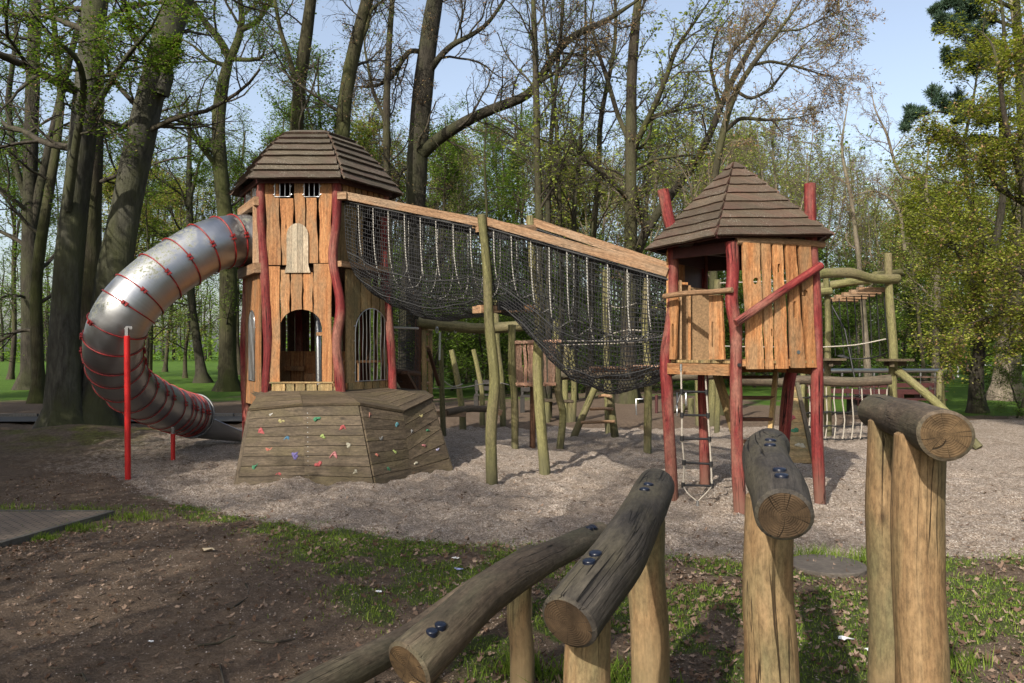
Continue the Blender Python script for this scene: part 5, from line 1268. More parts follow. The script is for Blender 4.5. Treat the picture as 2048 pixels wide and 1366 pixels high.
o = bpy.data.objects.new('net', np_mesh('net', V, Q_, [M['netrope']], mi=mi)); link(o, br)
for k, ph in enumerate((.0, .15, .3, .42, .58, .7, .85, 1.0)):
    m = MB(); m.tube([net_pt(i/60, ph)-Vector((0, 0, .004)) for i in range(61)], .008 if 0 < k < 7 else .014, 6, False); m.build('long_rope', M['netrope'], br)
hs = [.05+.0575*i for i in range(8)]+[.53+.0525*i for i in range(9)]
for i, t in enumerate(hs):
    m = MB(); pts = [net_pt(t+.012*math.sin(math.pi*ph), ph)*1.0+Vector((0, 0, .05*math.sin(math.pi*ph))) for ph in [k/26 for k in range(27)]]
    if t > .5: 
        pts = [p for p in pts]
    lift = .42 if t > .5 else .18
    a, b_ = rails(t)
    pts = [Vector((p.x, p.y, p.z+(a.z-p.z)*lift*(abs(math.sin(math.pi*k/26))**2))) for k, p in enumerate(pts)]
    m.tube(pts, .0078, 6, False)
    for k in (4, 7, 10, 13, 16, 19): m.lump(pts[k], .017, (0, -1, 0), UP, k, 1.0, 1)
    m.build('rope_hoop', [M['hoop'], M['black']], br)

# ================= small tower =================
st = empty('small_tower', (2.73, 9.42, 0), 'small five-sided lookout tower on red log legs with a pointed brown board roof', 'play tower')
p5 = [Vector((1.85, 9.34, 0)), Vector((2.43, 8.6, 0)), Vector((3.41, 8.88, 0)), Vector((3.44, 9.9, 0)), Vector((2.44, 10.1, 0))]
def leg(pts, d, w, foot=-.15): pole_px(pts, w, d, .07, 14, foot, M['red'], 'leg', st)
leg([(1346, 1010), (1340, 900), (1334, 780), (1331, 710), (1344, 620), (1345, 480), (1336, 430), (1326, 380)], 9.34, 23)
leg([(1480, 1020), (1474, 900), (1472, 760), (1472, 660), (1463, 600), (1466, 540), (1463, 484)], 8.6, 25)
leg([(1640, 1008), (1634, 860), (1634, 700), (1629, 560), (1622, 470), (1620, 368)], 8.88, 23)
leg([(1563, 990), (1568, 880), (1576, 780), (1588, 700), (1585, 560), (1580, 480)], 9.9, 23)
leg([(1410, 980), (1408, 880), (1406, 780), (1406, 640), (1404, 480)], 10.1, 21)
m = MB()
s1 = Face(p5[0], p5[1]); s2 = Face(p5[1], p5[2]); s3 = Face(p5[2], p5[3]); s4 = Face(p5[3], p5[4]); s5 = Face(p5[4], p5[0])
ZF = 1.57
# floor
m = MB(); N5 = 11
cc = sum(p5, Vector())/5
def inpoly_span(y):
    xs = []
    for i in range(5):
        a, c = p5[i], p5[(i+1) % 5]
        if (a.y-y)*(c.y-y) < 0: xs.append(a.x+(c.x-a.x)*(y-a.y)/(c.y-a.y))
    return sorted(xs)
for k in range(N5):
    y0 = 8.66+k*.13; xs = inpoly_span(y0+.06)
    if len(xs) == 2: m.box(((xs[0]+xs[1])/2, y0+.06, ZF), ((xs[1]-xs[0])/2+.02, 0, 0), (0, .061, 0), (0, 0, .015))
m.build('floor', M['plank_green'], st)
m = MB()
for a, c in ((0, 1), (1, 2), (2, 3), (3, 4), (4, 0)):
    f = Face(p5[a], p5[c])
    if a == 1: m.bar(f.p(.05, ZF-.01, -.03), f.p(f.L-.05, ZF-.01, -.03), .05, .09); continue
    m.bar(f.p(.03, ZF-.085, .055 if a == 0 else 0), f.p(f.L-.05, ZF-.085, .055 if a == 0 else 0), .05, .125)
m.build('floor_beam', M['plank'], st)
def z5x(v): return 1270+v/3.2535
def z5y(v): return 320+v/3.2535
def hole(face, cx_, cy_, w_, h_, n=14):
    a = face.q(z5x(cx_-w_/2), z5y(cy_)); b_ = face.q(z5x(cx_+w_/2), z5y(cy_)); t = face.q(z5x(cx_), z5y(cy_-h_/2)); u = face.q(z5x(cx_), z5y(cy_+h_/2))
    cx2 = (a[0]+b_[0])/2; cz = (t[1]+u[1])/2; rx = abs(b_[0]-a[0])/2; hz = abs(t[1]-u[1])/2; pts = []
    for i in range(n):
        an = -6.28318*i/n; zz = math.sin(an)*rx; zz += (hz-rx)*(1 if math.sin(an) > 0.001 else (-1 if math.sin(an) < -.001 else 0)); pts.append((cx2+math.cos(an)*rx, cz+zz))
    return pts
sp2 = [((710, 822), (680, 795), 1360, 540, [hole(s2, 767, 790, 36, 44)]), ((833, 886), (800, 862), 1360, 543, [hole(s2, 872, 1124, 16, 50)]), ((898, 982), (875, 942), 1357, 545, [hole(s2, 916, 708, 18, 60)]),
       ((998, 1090), (958, 1026), 1352, 547, [hole(s2, 1018, 975, 16, 108)]), ((1100, 1164), (1042, 1122), 1350, 546, [hole(s2, 1085, 869, 38, 44)])]
m = MB()
for (b0_, t0_, yb_, yt_, hl) in sp2:
    a0_ = s2.q(z5x(b0_[0]+3), z5y(yb_)); a1_ = s2.q(z5x(b0_[1]-3), z5y(yb_)); c0 = s2.q(z5x(t0_[0]+3), z5y(yt_)); c1 = s2.q(z5x(t0_[1]-3), z5y(yt_))
    m.prism(wavy(a0_, c0, 7, .008)+wavy(c1, a1_, 7, .008), [list(reversed(h)) for h in hl], s2.p(0, 0, .03), s2.X, s2.Z, .03)
m.build('plank_wall', M['plank'], st)
m = MB(); q = s2.q(z5x(1040), z5y(1250)); m.tube([s2.p(q[0], q[1], .055), s2.p(q[0], q[1], .066)], .021, 14); m.build('metal_plug', M['galv'], st)
m = MB(); m.bar(s2.p(.05, 1.56, .0), s2.p(s2.L-.05, 1.56, .0), .05, .07); m.build('wall_rail', M['plank'], st)
m = MB(); m.tube([s2.p(-.02, 2.87, .02), s2.p(.5, 2.885, .03), s2.p(s2.L+.06, 2.87, .02)], .042, 12, True, 0, None, .06, 4, .15); m.build('top_log', M['beam'], st)
# front left: two slotted boards, round rail, door leaf inside
def Q1(a, c): return s1.q(a, c)
for (bl, br_, tl, tr, yb_, yt_, hl) in ((218, 278, 243, 297, 1297, 892, [hole(s1, 264, 1142, 13, 155)]), (500, 598, 500, 580, 1297, 880, [hole(s1, 521, 1136, 11, 165)])):
    a0_ = Q1(z5x(bl), z5y(yb_)); a1_ = Q1(z5x(br_), z5y(yb_)); c0 = Q1(z5x(tl), z5y(yt_)); c1 = Q1(z5x(tr), z5y(yt_))
    m = MB(); m.prism(wavy(a0_, c0, 5, .003)+wavy(c1, a1_, 5, .003), [list(reversed(h)) for h in hl], s1.p(0, 0, .02), s1.X, s1.Z, .03); m.build('slotted_board', M['plank'], st)
m = MB(); a = P(1328, 593, 9.2); c = P(1464, 580, 8.5); m.tube([a, a.lerp(c, .35)+UP*.012, a.lerp(c, .7)-UP*.0, c], .03, 12, True, 0, None, .06, 4, .15); m.build('round_rail', M['beam'], st)
m = MB(); m.tube([P(1472, 646, 8.42), P(1560, 585, 8.58), P(1642, 531, 8.78)], .044, 14, True, 0, None, .04, 5, .15); m.build('diagonal_log', M['red'], st)
m = MB()
a = P(1357, 720, 9.35); c = P(1423, 718, 9.75)
m.box((P(1360, 640, 9.3)+P(1360, 640, 9.3))/2, (.01, 0, 0), (0, .05, 0), (0, 0, .46)); 
m.prism([(0, ZF), (.40, ZF), (.40, 2.42), (0, 2.46)], [], Vector((1.97, 9.42, 0)), Vector((.97, .24, 0)).normalized(), UP, .02)
m.build('board_screen', M['osb'], st)
m = MB(); m.bar(Vector((1.95, 9.36, ZF)), Vector((1.95, 9.36, 2.47)), .035, .05); m.bar(Vector((2.09, 9.39, ZF)), Vector((2.09, 9.39, 2.46)), .025, .03); m.bar(Vector((1.93, 9.35, 2.48)), Vector((2.06, 9.38, 2.48)), .05, .03); m.build('screen_frame', M['plank'], st)
# back walls: dark planks on the side towards the tunnel mouth
m = MB()
for k in range(3): m.prism(plank_poly(.56+k*.15, .56+k*.15+.14, 1.52, 2.86, .004), [], s5.p(0, 0, 0), s5.X, s5.Z, .025)
m.build('plank_wall', M['plank'], st)
m = MB(); m.prism([(.04, 1.9), (.56, 1.9), (.56, 2.86), (.0, 2.86)], [], s5.p(0, 0, 0), s5.X, s5.Z, .025); m.build('inner_board', M['burgundy'], st)
m = MB()
for k in range(6): m.prism(plank_poly(.06+k*.155, .06+k*.155+.13, 1.45, 2.84, .006), [], s3.p(0, 0, 0), s3.X, s3.Z, .028)
m.build('plank_wall', M['plank'], st)
m = MB(); m.bar(P(1392, 490, 9.3), P(1470, 497, 9.8), .05, .22); m.bar(s4.p(0, 2.8, 0), s4.p(s4.L, 2.8, 0), .05, .2); m.bar(s5.p(0, 2.8, 0), s5.p(s5.L, 2.8, 0), .05, .15); m.bar(s1.p(0, 2.82, 0), s1.p(s1.L, 2.82, 0), .05, .12); m.build('roof_beam', M['burgundy'], st)
ec = [Vector((1.58, 9.3, 2.87)), Vector((2.17, 8.45, 2.91)), Vector((3.50, 8.72, 2.965)), Vector((3.72, 10.1, 2.93)), Vector((2.35, 10.7, 2.9))]
pk = Vector((2.63, 9.42, 3.93)); K5 = 9
fr5 = [0, .105, .215, .325, .435, .55, .665, .78, .895, .985]
def c5(k): return [e.lerp(pk, fr5[k]) for e in ec]
rf5 = shingle_roof('roof', c5, fr5, M['shingle'], st, .01, .022, .034, 9)
m = MB()
for i in range(5):
    m.bar(ec[i].lerp(pk, .05)-UP*.05, pk-UP*.08, .05, .06); m.bar(ec[i].lerp(pk, .06)-UP*.045, ec[(i+1) % 5].lerp(pk, .06)-UP*.045, .03, .06)
m.build('rafters', M['burgundy'], rf5)
# stairs at the back
m = MB(); sA0, sA1 = P(1428, 742, 9.9), P(1502, 918, 9.9); m.bar(P(1432, 742, 9.95), P(1485, 915, 9.2), .05, .14); m.bar(P(1552, 742, 9.95), P(1535, 930, 9.2), .05, .14)
m.build('stair_stringer', M['plank_green'], st)
for k in range(4):
    t = (k+.3)/4; m = MB(); a = P(1432, 742, 9.95).lerp(P(1485, 915, 9.2), t); c = P(1552, 742, 9.95).lerp(P(1535, 930, 9.2), t); m.bar((a.x, a.y, a.z), (c.x, c.y, a.z), .12, .04); m.build('stair_step', M['dark_wood'], st)
m = MB(); m.bar(P(1490, 895, 9.6), P(1545, 893, 9.6), .05, .12); m.build('stair_step', M['plank_green'], st)
for (a, b_) in ((646, 1333),):
    m = MB(); q = s2.q(z5x(a), z5y(b_)); m.tube([Vector((2.43, 8.6-.075, q[1])), Vector((2.43, 8.6-.095, q[1]))], .02, 10); m.build('bolt_cap', M['black'], st)
# rope ladder
rl = empty('rope_ladder', tuple(P(1395, 995, 9.0)), 'pale rope ladder with five black rungs hanging from the small tower floor', 'rope ladder')
LP = [(1362, 738), (1363, 783), (1364, 830), (1364, 877), (1368, 925), (1366, 970)]; RP = [(1410, 738), (1413, 784), (1416, 831), (1419, 878), (1422, 928), (1424, 972)]
for pts in (LP, RP):
    m = MB(); m.tube([P(a, c, 8.95) for a, c in pts], .010, 8, True, sub=3); m.build('side_rope', M['whiterope'], rl)
for k in range(1, 6):
    m = MB(); a = P(*LP[k], 8.94); c = P(*RP[k], 8.94); m.tube([a, c], .013, 10); e = (c-a).normalized()
    for q in (a, c): m.tube([q-UP*.028, q+UP*.028], .021, 10); 
    m.build('rung', M['black'], rl)
m = MB(); a = P(1395, 1003, 8.8)
m.tube([P(1366, 970, 8.95), P(1375, 986, 8.85), a], .006, 6, sub=3); m.tube([P(1424, 972, 8.95), P(1414, 984, 8.85), a], .006, 6, sub=3); m.build('anchor_rope', M['whiterope'], rl)
for s0, s1_ in ((P(1362, 742, 8.95), P(1362, 728, 8.95)), (P(1410, 742, 8.95), P(1410, 728, 8.95)), (a-UP*.05, a+UP*.01)):
    m = MB(); m.tube([s0, s1_], .016, 8); m.build('shackle', M['galv'], rl)

# ================= foreground log rails =================
def lograil(label, near, far, rn_, rf_, mids, posts, caps, endmat, topmat, postmat=None, k=26, seed=1):
    """near/far = (px,py,d) of the log ends; posts = [(px,d,width_m)]; caps = [(px,py,d)] bolt caps on top"""
    global random
    random.seed(seed)
    a = P(*near); z = P(*far); root = empty('log_rail', (a.x, a.y, 0), label, 'log rail')
    pts = [a]+[P(*q) for q in mids]+[z]; n = len(pts); rad = [rn_+(rf_-rn_)*i/(n-1) for i in range(n)]
    m = MB(); m.tube(pts, rad, k, True, 0, 1, .045, 10, .13); m.build('log', [topmat, endmat], root)
    lbvh = BVHTree.FromPolygons([Vector(v) for v in m.v], m.f)
    for (x, d, wd, zt) in posts:
        p = P(x, 700, d); m = MB(); m.tube([(p.x, p.y, -.2), (p.x+.01, p.y, zt*.3), (p.x-.008, p.y, zt*.7), (p.x, p.y, zt)], [wd/2, wd/2*1.03, wd/2*.99, wd/2*.94], 22, True, 0, None, .04, 7, .1); m.build('post', postmat or M['post_fresh'], root)
    for (x, y, d) in caps:
        hit = surf_hit(x, y, lbvh)
        if hit is None: continue
        q, nn = hit; nn = (nn*.45+UP).normalized(); X = nn.cross(Vector((0, 1, 0))).normalized(); Y = nn.cross(X); A, Bn = 20, 6; vs = []
        for i in range(Bn+1):
            th = 1.5708*i/Bn; rr_ = .023*max(0, math.cos(th))**.8; h = .007*math.sin(th)
            for j in range(A): an = 6.28318*j/A; vs.append(q+X*math.cos(an)*rr_+Y*math.sin(an)*rr_+nn*(h+.003))
        low = [v-nn*.018 for v in vs[:A]]; n0_ = len(vs)
        fs = [(i*A+j, i*A+(j+1) % A, (i+1)*A+(j+1) % A, (i+1)*A+j) for i in range(Bn) for j in range(A)]+[(n0_+j, n0_+(j+1) % A, (j+1) % A, j) for j in range(A)]
        m2 = MB(); m2.add(vs+low, fs, vs+low, None, 0, True); m2.build('bolt_cap', M['bluecap'], root)
    return root
pf = M['post_fresh']
lograil('tallest log rail, right of the others, lying on two honey-coloured posts', (1890, 870, 2.62), (1752, 822, 3.95), .088, .083, [(1846, 852, 2.95), (1798, 835, 3.45)],
        [(1840, 2.90, .182, 1.39), (1772, 3.62, .165, 1.375)], [(1836, 799, 3.1), (1852, 804, 3.0), (1778, 787, 3.6), (1796, 790, 3.5)], M['log_end'], M['logtop'], seed=31)
lograil('dark log rail with two pairs of blue caps, second from the right', (1568, 1030, 2.55), (1540, 896, 4.0), .091, .10, [(1558, 985, 2.75), (1538, 940, 3.15), (1530, 908, 3.6)],
        [(1540, 3.15, .20, 1.12)], [(1541, 881, 3.7), (1540, 891, 3.6), (1559, 940, 2.9), (1563, 952, 2.85)], M['log_end_dark'], M['logdark'], seed=41)
lograil('curved dark log rail in the middle, sloping up to a pale post', (1137, 1243, 2.6), (1312, 972, 3.95), .106, .090, [(1192, 1172, 2.75), (1240, 1108, 2.95), (1275, 1045, 3.3), (1300, 998, 3.7)],
        [(1178, 2.86, .175, .74), (1296, 3.78, .178, .90)], [(1289, 979, 3.7), (1297, 969, 3.8), (1178, 1123, 2.65), (1191, 1107, 2.7)], M['log_end_dark'], M['logdark'], seed=51)
lograil('long weathered log rail left of the middle with a yellowish sawn end', (818, 1332, 2.95), (1200, 1066, 4.6), .106, .064, [(890, 1265, 3.1), (965, 1195, 3.35), (1040, 1145, 3.7), (1120, 1103, 4.15)],
        [(858, 2.95, .16, .46), (1041, 4.0, .125, .52)], [(1179, 1056, 4.3), (1187, 1055, 4.4), (1165+20, 1053, 4.35), (881, 1250, 3.0), (864, 1263, 2.95)], M['log_end'], M['logtop'], seed=61)
lograil('lowest log rail, partly hidden behind the long weathered one', (560, 1415, 3.3), (1060, 1108, 5.2), .082, .062, [(700, 1340, 3.6), (830, 1270, 4.0), (950, 1180, 4.5)],
        [(1045, 5.0, .10, .30), (640, 3.45, .10, .2)], [(1030, 1118, 5.0), (1036, 1115, 5.05)], M['log_end'], M['logtop'], seed=71)
random.seed(99)
# manhole cover in the grass, litter
m = MB(); c = G(1655, 1133, .0); zc_ = gz(c.x, c.y)+.02; m.tube([(c.x, c.y, zc_-.05), (c.x, c.y, zc_)], .29, 40, True, bevel=.03); tag(m.build('manhole_cover', M['iron']), 'round flat manhole cover at the edge of the gravel', 'manhole cover')
def litter(name, label, cat, px_, py_, s, seed, mat=M['paper']):
    c = G(px_, py_); R = random.Random(seed); m = MB(); n = 11; z = gz(c.x, c.y)+.012; vs = [Vector((c.x+math.cos(6.283*i/n)*s*R.uniform(.6, 1.25)*1.5, c.y+math.sin(6.283*i/n)*s*R.uniform(.6, 1.2), z+R.uniform(0, s*.6))) for i in range(n)]+[Vector((c.x, c.y, z+s*.5))]
    vs += [v-UP*.003 for v in vs]; m.add(vs, [(i, (i+1) % n, n) for i in range(n)]+[((i+1) % n+n+1, i+n+1, 2*n+1) for i in range(n)], vs)
    tag(m.build(name, mat), label, cat)
litter('crumpled_tissue', 'crumpled white tissue on the grass between the two right log rails', 'litter', 1693, 1281, .040, 3)
litter('paper_scrap', 'small white paper scrap beside the foot of the tallest log rail', 'litter', 1738, 1303, .018, 5)
litter('paper_scrap', 'white paper scrap on the grass patch left of the middle', 'litter', 912, 1122, .022, 6)
litter('candy_wrapper', 'crumpled blue and white wrapper below the white scrap on the grass', 'litter', 918, 1146, .026, 7, plain('pale_blue_foil', (.35, .38, .6), .4, 0, .6, 60))
litter('dry_leaf', 'pale dry leaf lying alone on the dirt left of the middle', 'leaf', 414, 1106, .045, 8, plain('pale_dry_leaf', (.52, .42, .28), .9, 0, .3, 30))
litter('paper_scrap', 'tiny white scrap on the dirt near the bottom left', 'litter', 301, 1288, .012, 9)
litter('paper_scrap', 'small bluish scrap at the lower edge of the grass patch', 'litter', 757, 1190, .016, 10)

# ================= climbing course behind =================
gp = M['green_pole']
# row of stepping poles
cs = empty('stepping_pole_row', (-.6, 16.5, 0), 'row of wavy greenish poles joined by low logs behind the big tower', 'balance course')
for (pts, wp) in (([(887, 871), (884, 790), (882, 698)], 12), ([(926, 858), (924, 820), (915, 760), (903, 700)], 14), ([(965, 850), (964, 790), (956, 740), (947, 699)], 12), ([(1006, 852), (1003, 760), (995, 690), (992, 600)], 13)):
    d = min(dep(pts[0][1]), 19); pole_px(pts, wp, d, .05, 10, -.15, gp, 'pole', cs, w1=wp*.75)
m = MB(); m.tube([P(893, 825, 16.5), P(935, 818, 17), P(985, 818, 17.5)], .075, 12, True, 0, None, .08, 5, .15); m.build('low_log', M['logtop'], cs)
for q0, q1_ in ((P(868, 828, 16.3), P(930, 828, 16.9)), (P(985, 820, 17.3), P(1004, 826, 17.3))):
    m = MB(); m.bar(q0, q1_, .08, .12); m.build('beam', M['beam'], cs)
m = MB(); pts = [P(850, 776, 15.8), P(885, 777, 15.9), P(925, 775, 17), P(965, 768, 17.6), P(1000, 766, 17.8), P(1018, 770, 17)]; m.tube(pts, .012, 6, False, sub=3); m.build('hand_rope', M['whiterope'], cs)
m = MB(); pts = [P(885, 760, 15.9), P(905, 773, 16.4), P(925, 768, 17)]; m.tube(pts, .012, 6, False, sub=4); m.build('hand_rope', M['whiterope'], cs)
# overhead beam with rings + ladder
ob = empty('overhead_ring_beam', tuple(G(845, 880)), 'greenish overhead beam with steel rings and a ladder at its left end', 'climbing frame')
m = MB(); m.tube([P(838, 645, 15), P(900, 652, 14.8), P(960, 657, 14.6), P(1045, 652, 14.4)], .10, 12, True, 0, None, .06, 5, .1); m.build('top_beam', gp, ob)
pole_px([(838, 880), (835, 760), (838, 640)], 15, 15.0, .04, 10, -.1, M['dark_wood'], 'post', ob)
m = MB()
for (x, y) in ((874, 660), (911, 660), (948, 663), (1021, 662)):
    c = P(x, y, 14.7); m.tube([c+Vector((math.cos(a)*.02, 0, math.sin(a)*.055)) for a in [6.283*k/12 for k in range(13)]], .011, 6, False)
m.build('steel_rings', M['chrome'], ob)
m = MB(); m.bar(P(850, 880, 15), P(848, 656, 15), .06, .09); m.bar(P(861, 880, 15.6), P(860, 656, 15.6), .06, .09); m.bar(P(850, 656, 15), P(862, 656, 15.6), .1, .1); m.build('ladder_side', M['plank_green'], ob)
for k in range(5): m = MB(); m.tube([P(834, 670+26*k+20*(k > 2), 15), P(858, 668+26*k+20*(k > 2), 15)], .028, 8); m.build('rung', M['beam'], ob)
m = MB(); m.tube([P(857, 700, 15), P(878, 770, 15.6)], .04, 8); m.build('brace', M['dark_wood'], ob)
m = MB(); m.tube([P(879, 720, 14.7), P(880, 665, 14.7)], .02, 8); m.build('hanging_rod', M['galv'], ob)
# climbing net hanging beside the big tower
cn = empty('climbing_net', tuple(G(810, 890)), 'black climbing net hanging between the big tower and a dark post', 'climbing net')
gA = np.array([[tuple(P(782+54*i/16, 590+8*math.sin(i*.4)+j*(150+3*i)/24, 12.6+1.6*i/16+.25*math.sin(j/24*3.1))) for j in range(25)] for i in range(17)])
v1, q1 = tubes(gA, np.full(gA.shape[:2], .006), 3); g2 = gA.transpose(1, 0, 2); v2, q2 = tubes(g2, np.full(g2.shape[:2], .006), 3)
V, Q_, mi, rn = join([(v1, q1, 0, None), (v2, q2, 0, None)]); link(bpy.data.objects.new('net', np_mesh('net', V, Q_, [M['netrope']])), cn)
m = MB(); m.tube([P(783, 655, 12.6), P(836, 657, 14.2)], .02, 8); m.build('cross_rope', M['whiterope'], cn)
m = MB(); m.tube([P(790, 742, 12.8), P(838, 748, 14.2)], .045, 8); m.bar(P(800, 745, 13), P(832, 800, 14.2), .25, .06); m.build('landing_board', M['dark_wood'], cn)
# lookout with board panel
lk = empty('board_lookout', tuple(G(1062, 893)), 'raised panel of rough reddish boards held by four crooked greenish poles', 'lookout')
for (pts, wp, dd, mt) in (([(1030, 896), (1029, 800), (1024, 740), (1024, 650)], 15, None, gp), ([(1065, 890), (1066, 800), (1066, 720)], 12, None, M['dark_wood']), ([(1120, 895), (1126, 830), (1116, 780), (1114, 700), (1112, 640)], 15, None, gp)):
    pole_px(pts, wp, dep(pts[0][1]), .06, 10, -.12, mt, 'pole', lk)
fk = Face(P(1010, 895, 13.9).to_2d().to_3d(), P(1120, 895, 13.9).to_2d().to_3d())
planks_px(fk, [((1031, 1047), (1026, 1042), 774, 681), ((1049, 1055), (1045, 1052), 774, 681), ((1057, 1074), (1055, 1071), 773, 680), ((1076, 1082), (1075, 1083), 773, 684), ((1088, 1092), (1086, 1092), 773, 684), ((1095, 1108), (1098, 1112), 772, 682)], M['plank_rough'], 'board_panel', lk, .06)
m = MB(); m.bar(P(1020, 685, 13.8), P(1122, 682, 13.8), .05, .05); m.bar(P(1028, 768, 13.8), P(1112, 768, 13.8), .05, .05); m.build('panel_rail', M['plank_rough'], lk)
# A-frame step ladder and the beam it carries
af = empty('step_ladder', tuple(G(1190, 870)), 'greenish A-shaped step ladder with three rungs under the sagging net', 'ladder')
pole_px([(1150, 868), (1175, 810), (1206, 740)], 15, 16.0, .04, 10, -.1, gp, 'side_pole', af, w1=13); pole_px([(1230, 874), (1222, 810), (1215, 745)], 16, 15.6, .04, 10, -.1, gp, 'side_pole', af, w1=13)
for (a, c) in (((1162, 845), (1230, 843)), ((1180, 818), (1226, 818)), ((1196, 792), (1222, 793))):
    m = MB(); m.tube([P(*a, 15.6), P((a[0]+c[0])/2, a[1]-1, 15.6), P(*c, 15.4)], .032, 10, True, bevel=.2); m.build('rung', M['beam'], af)
bb_ = empty('balance_beam_course', tuple(G(1400, 870)), 'long horizontal balance beam on posts running behind the small tower', 'balance course')
m = MB(); m.tube([P(1108, 752, 14.8), P(1200, 748, 14.6), P(1330, 752, 14.4), P(1400, 751, 14.3), P(1478, 747, 14.2)], .085, 12, True, 0, None, .08, 5, .12); m.build('balance_beam', M['logtop'], bb_)
m = MB(); m.tube([P(1480, 760, 15.2), P(1560, 765, 15.4), P(1600, 760, 15.2), P(1700, 764, 15), P(1782, 759, 14.8)], .09, 12, True, 0, None, .1, 5, .12); m.build('balance_beam', M['logtop'], bb_)
for (pts, wp) in (([(1295, 900), (1296, 760), (1290, 640), (1297, 520)], 16), ([(1217, 862), (1213, 700), (1210, 540)], 14), ([(1398, 848), (1396, 745)], 15), ([(1434, 864), (1436, 760)], 12), ([(1424, 850), (1428, 700), (1436, 560)], 17)):
    d = dep(pts[0][1]); pole_px(pts, wp, d, .05, 10, -.12, gp, 'post', bb_, w1=wp*.85)
for (x, y, w_) in ((1218, 735, 70), (1295, 732, 78)):
    m = MB()
    for k in range(5): m.bar(P(x-w_/2+w_*k/5+2, y, 13.3), P(x-w_/2+w_*k/5+2, y, 14.3), w_/5*13.8/F*.9, .035)
    m.bar(P(x-w_/2, y+6, 13.8), P(x+w_/2, y+6, 13.8), .08, .06); m.build('platform', M['plank_rough'], bb_)
for pts in ([(1110, 682), (1180, 682), (1240, 680), (1300, 674), (1330, 676)], [(1120, 690), (1200, 688), (1290, 684)], [(1210, 608), (1240, 616), (1275, 605)], [(1215, 670), (1255, 660), (1290, 662)], [(1440, 566), (1500, 564), (1620, 560)], [(1440, 692), (1540, 694), (1640, 690)]):
    m = MB(); m.tube([P(a, c, 13.9) for a, c in pts], .011, 6, False, sub=3); m.build('hand_rope', M['whiterope'], bb_)
# rope course to the right
rc = empty('high_rope_course', tuple(G(1720, 870)), 'high rope course with tall posts and swinging wooden steps right of the small tower', 'climbing frame')
d1, d2 = dep(868), 15.2
pole_px([(1656, 868), (1655, 740), (1656, 640), (1651, 540)], 15, d1, .04, 12, -.15, gp, 'tall_post', rc, w1=10)
pole_px([(1790, 878), (1785, 780), (1787, 700), (1779, 600), (1776, 507)], 18, d2, .04, 12, -.15, gp, 'tall_post', rc, w1=15)
for (pts, r) in (([(1636, 547, 14.6), (1700, 546, 14.8), (1740, 556, 15), (1795, 558, 15.2)], .095), ([(1640, 574, 16.5), (1700, 564, 16.2), (1740, 560, 15.9)], .085), ([(1636, 584, 16), (1662, 582, 16)], .075), ([(1750, 550, 15.8), (1800, 545, 16.8)], .07)):
    m = MB(); m.tube([P(*q) for q in pts], r, 12, True, 0, None, .07, 5, .12); m.build('cross_beam', gp, rc)
m = MB(); m.tube([P(1796, 742, 15.1), P(1875, 808, 14.2), P(1958, 896, 13.6)], .075, 12, True, 0, None, .04, 5, .1); m.build('leaning_brace', gp, rc)
for k in range(5):
    m = MB(); m.bar(P(1655+15*k, 599-5*k, 16.4-.25*k), P(1714+19*k-k*k*1.2, 600-5*k, 16.4-.25*k), .12, .085); m.build('swinging_step', M['beam'], rc)
m = MB()
for k in range(9):
    x0 = 1663+15*k; dd = 16.2-.12*k; m.tube([P(x0, 598-2*k, dd), P(x0+4, 650, dd), P(x0+8+3*math.sin(k), 712, dd)], .012, 5, False, sub=2)
for k in range(4): m.tube([P(1675+k*2, 712-(k*1), 16), P(1710, 718, 15.8), P(1750, 714, 15.6), P(1774, 706, 15.3)], .014, 5, False, sub=3)
m.tube([P(1664, 612, 16), P(1690, 660, 15.8), P(1712, 770, 15.5)], .018, 5, False); m.build('hanging_ropes', M['black'], rc)
for (x, y, dd, w_) in ((1790, 720, 15.2, 70), (1668, 719, 16.0, 44)):
    m = MB(); 
    for k in range(6): m.box(P(x, y, dd-.33+k*.13), (w_*dd/F/2, 0, 0), (0, .06, 0), (0, 0, .022))
    m.bar(P(x-w_*.3, y+7, dd), P(x+w_*.3, y+7, dd), .08, .09); m.bar(P(x-6, y+9, dd-.3), P(x-6, y+9, dd+.3), .08, .09); m.build('round_platform', M['rock_board'], rc)
m = MB(); m.tube([P(1645, 694, 16), P(1710, 690, 15.6), P(1772, 678, 15.3)], .014, 6, False, sub=3); m.build('hand_rope', M['whiterope'], rc)
# rope net under the wavy beam
rn_ = empty('low_rope_net', tuple(G(1690, 880)), 'white and black rope net hanging from the wavy beam right of the small tower', 'climbing net')
for k in range(11):
    x = 1600+17.5*k; m = MB(); dd = 15.2-.03*k; m.tube([P(x, 768, dd), P(x+3*math.sin(k), 800, dd), P(x+2, 840, dd), P(x-2, 880-.4*k, dd)], .013, 6, False, sub=2); m.build('hanging_rope', M['whiterope'], rn_)
for (y0, y1) in ((795, 790), (826, 822), (854, 850), (881, 875)):
    m = MB(); m.tube([P(1596+20*k, y0+(y1-y0)*k/9+1.5*math.sin(k*1.7), 15.1) for k in range(10)], .014, 6, False)
    for k in range(11): m.lump(P(1600+17.5*k, y0+(y1-y0)*k/10, 15.07), .025, (0, -1, 0), UP, k, .8)
    m.build('cross_rope', M['black'], rn_)
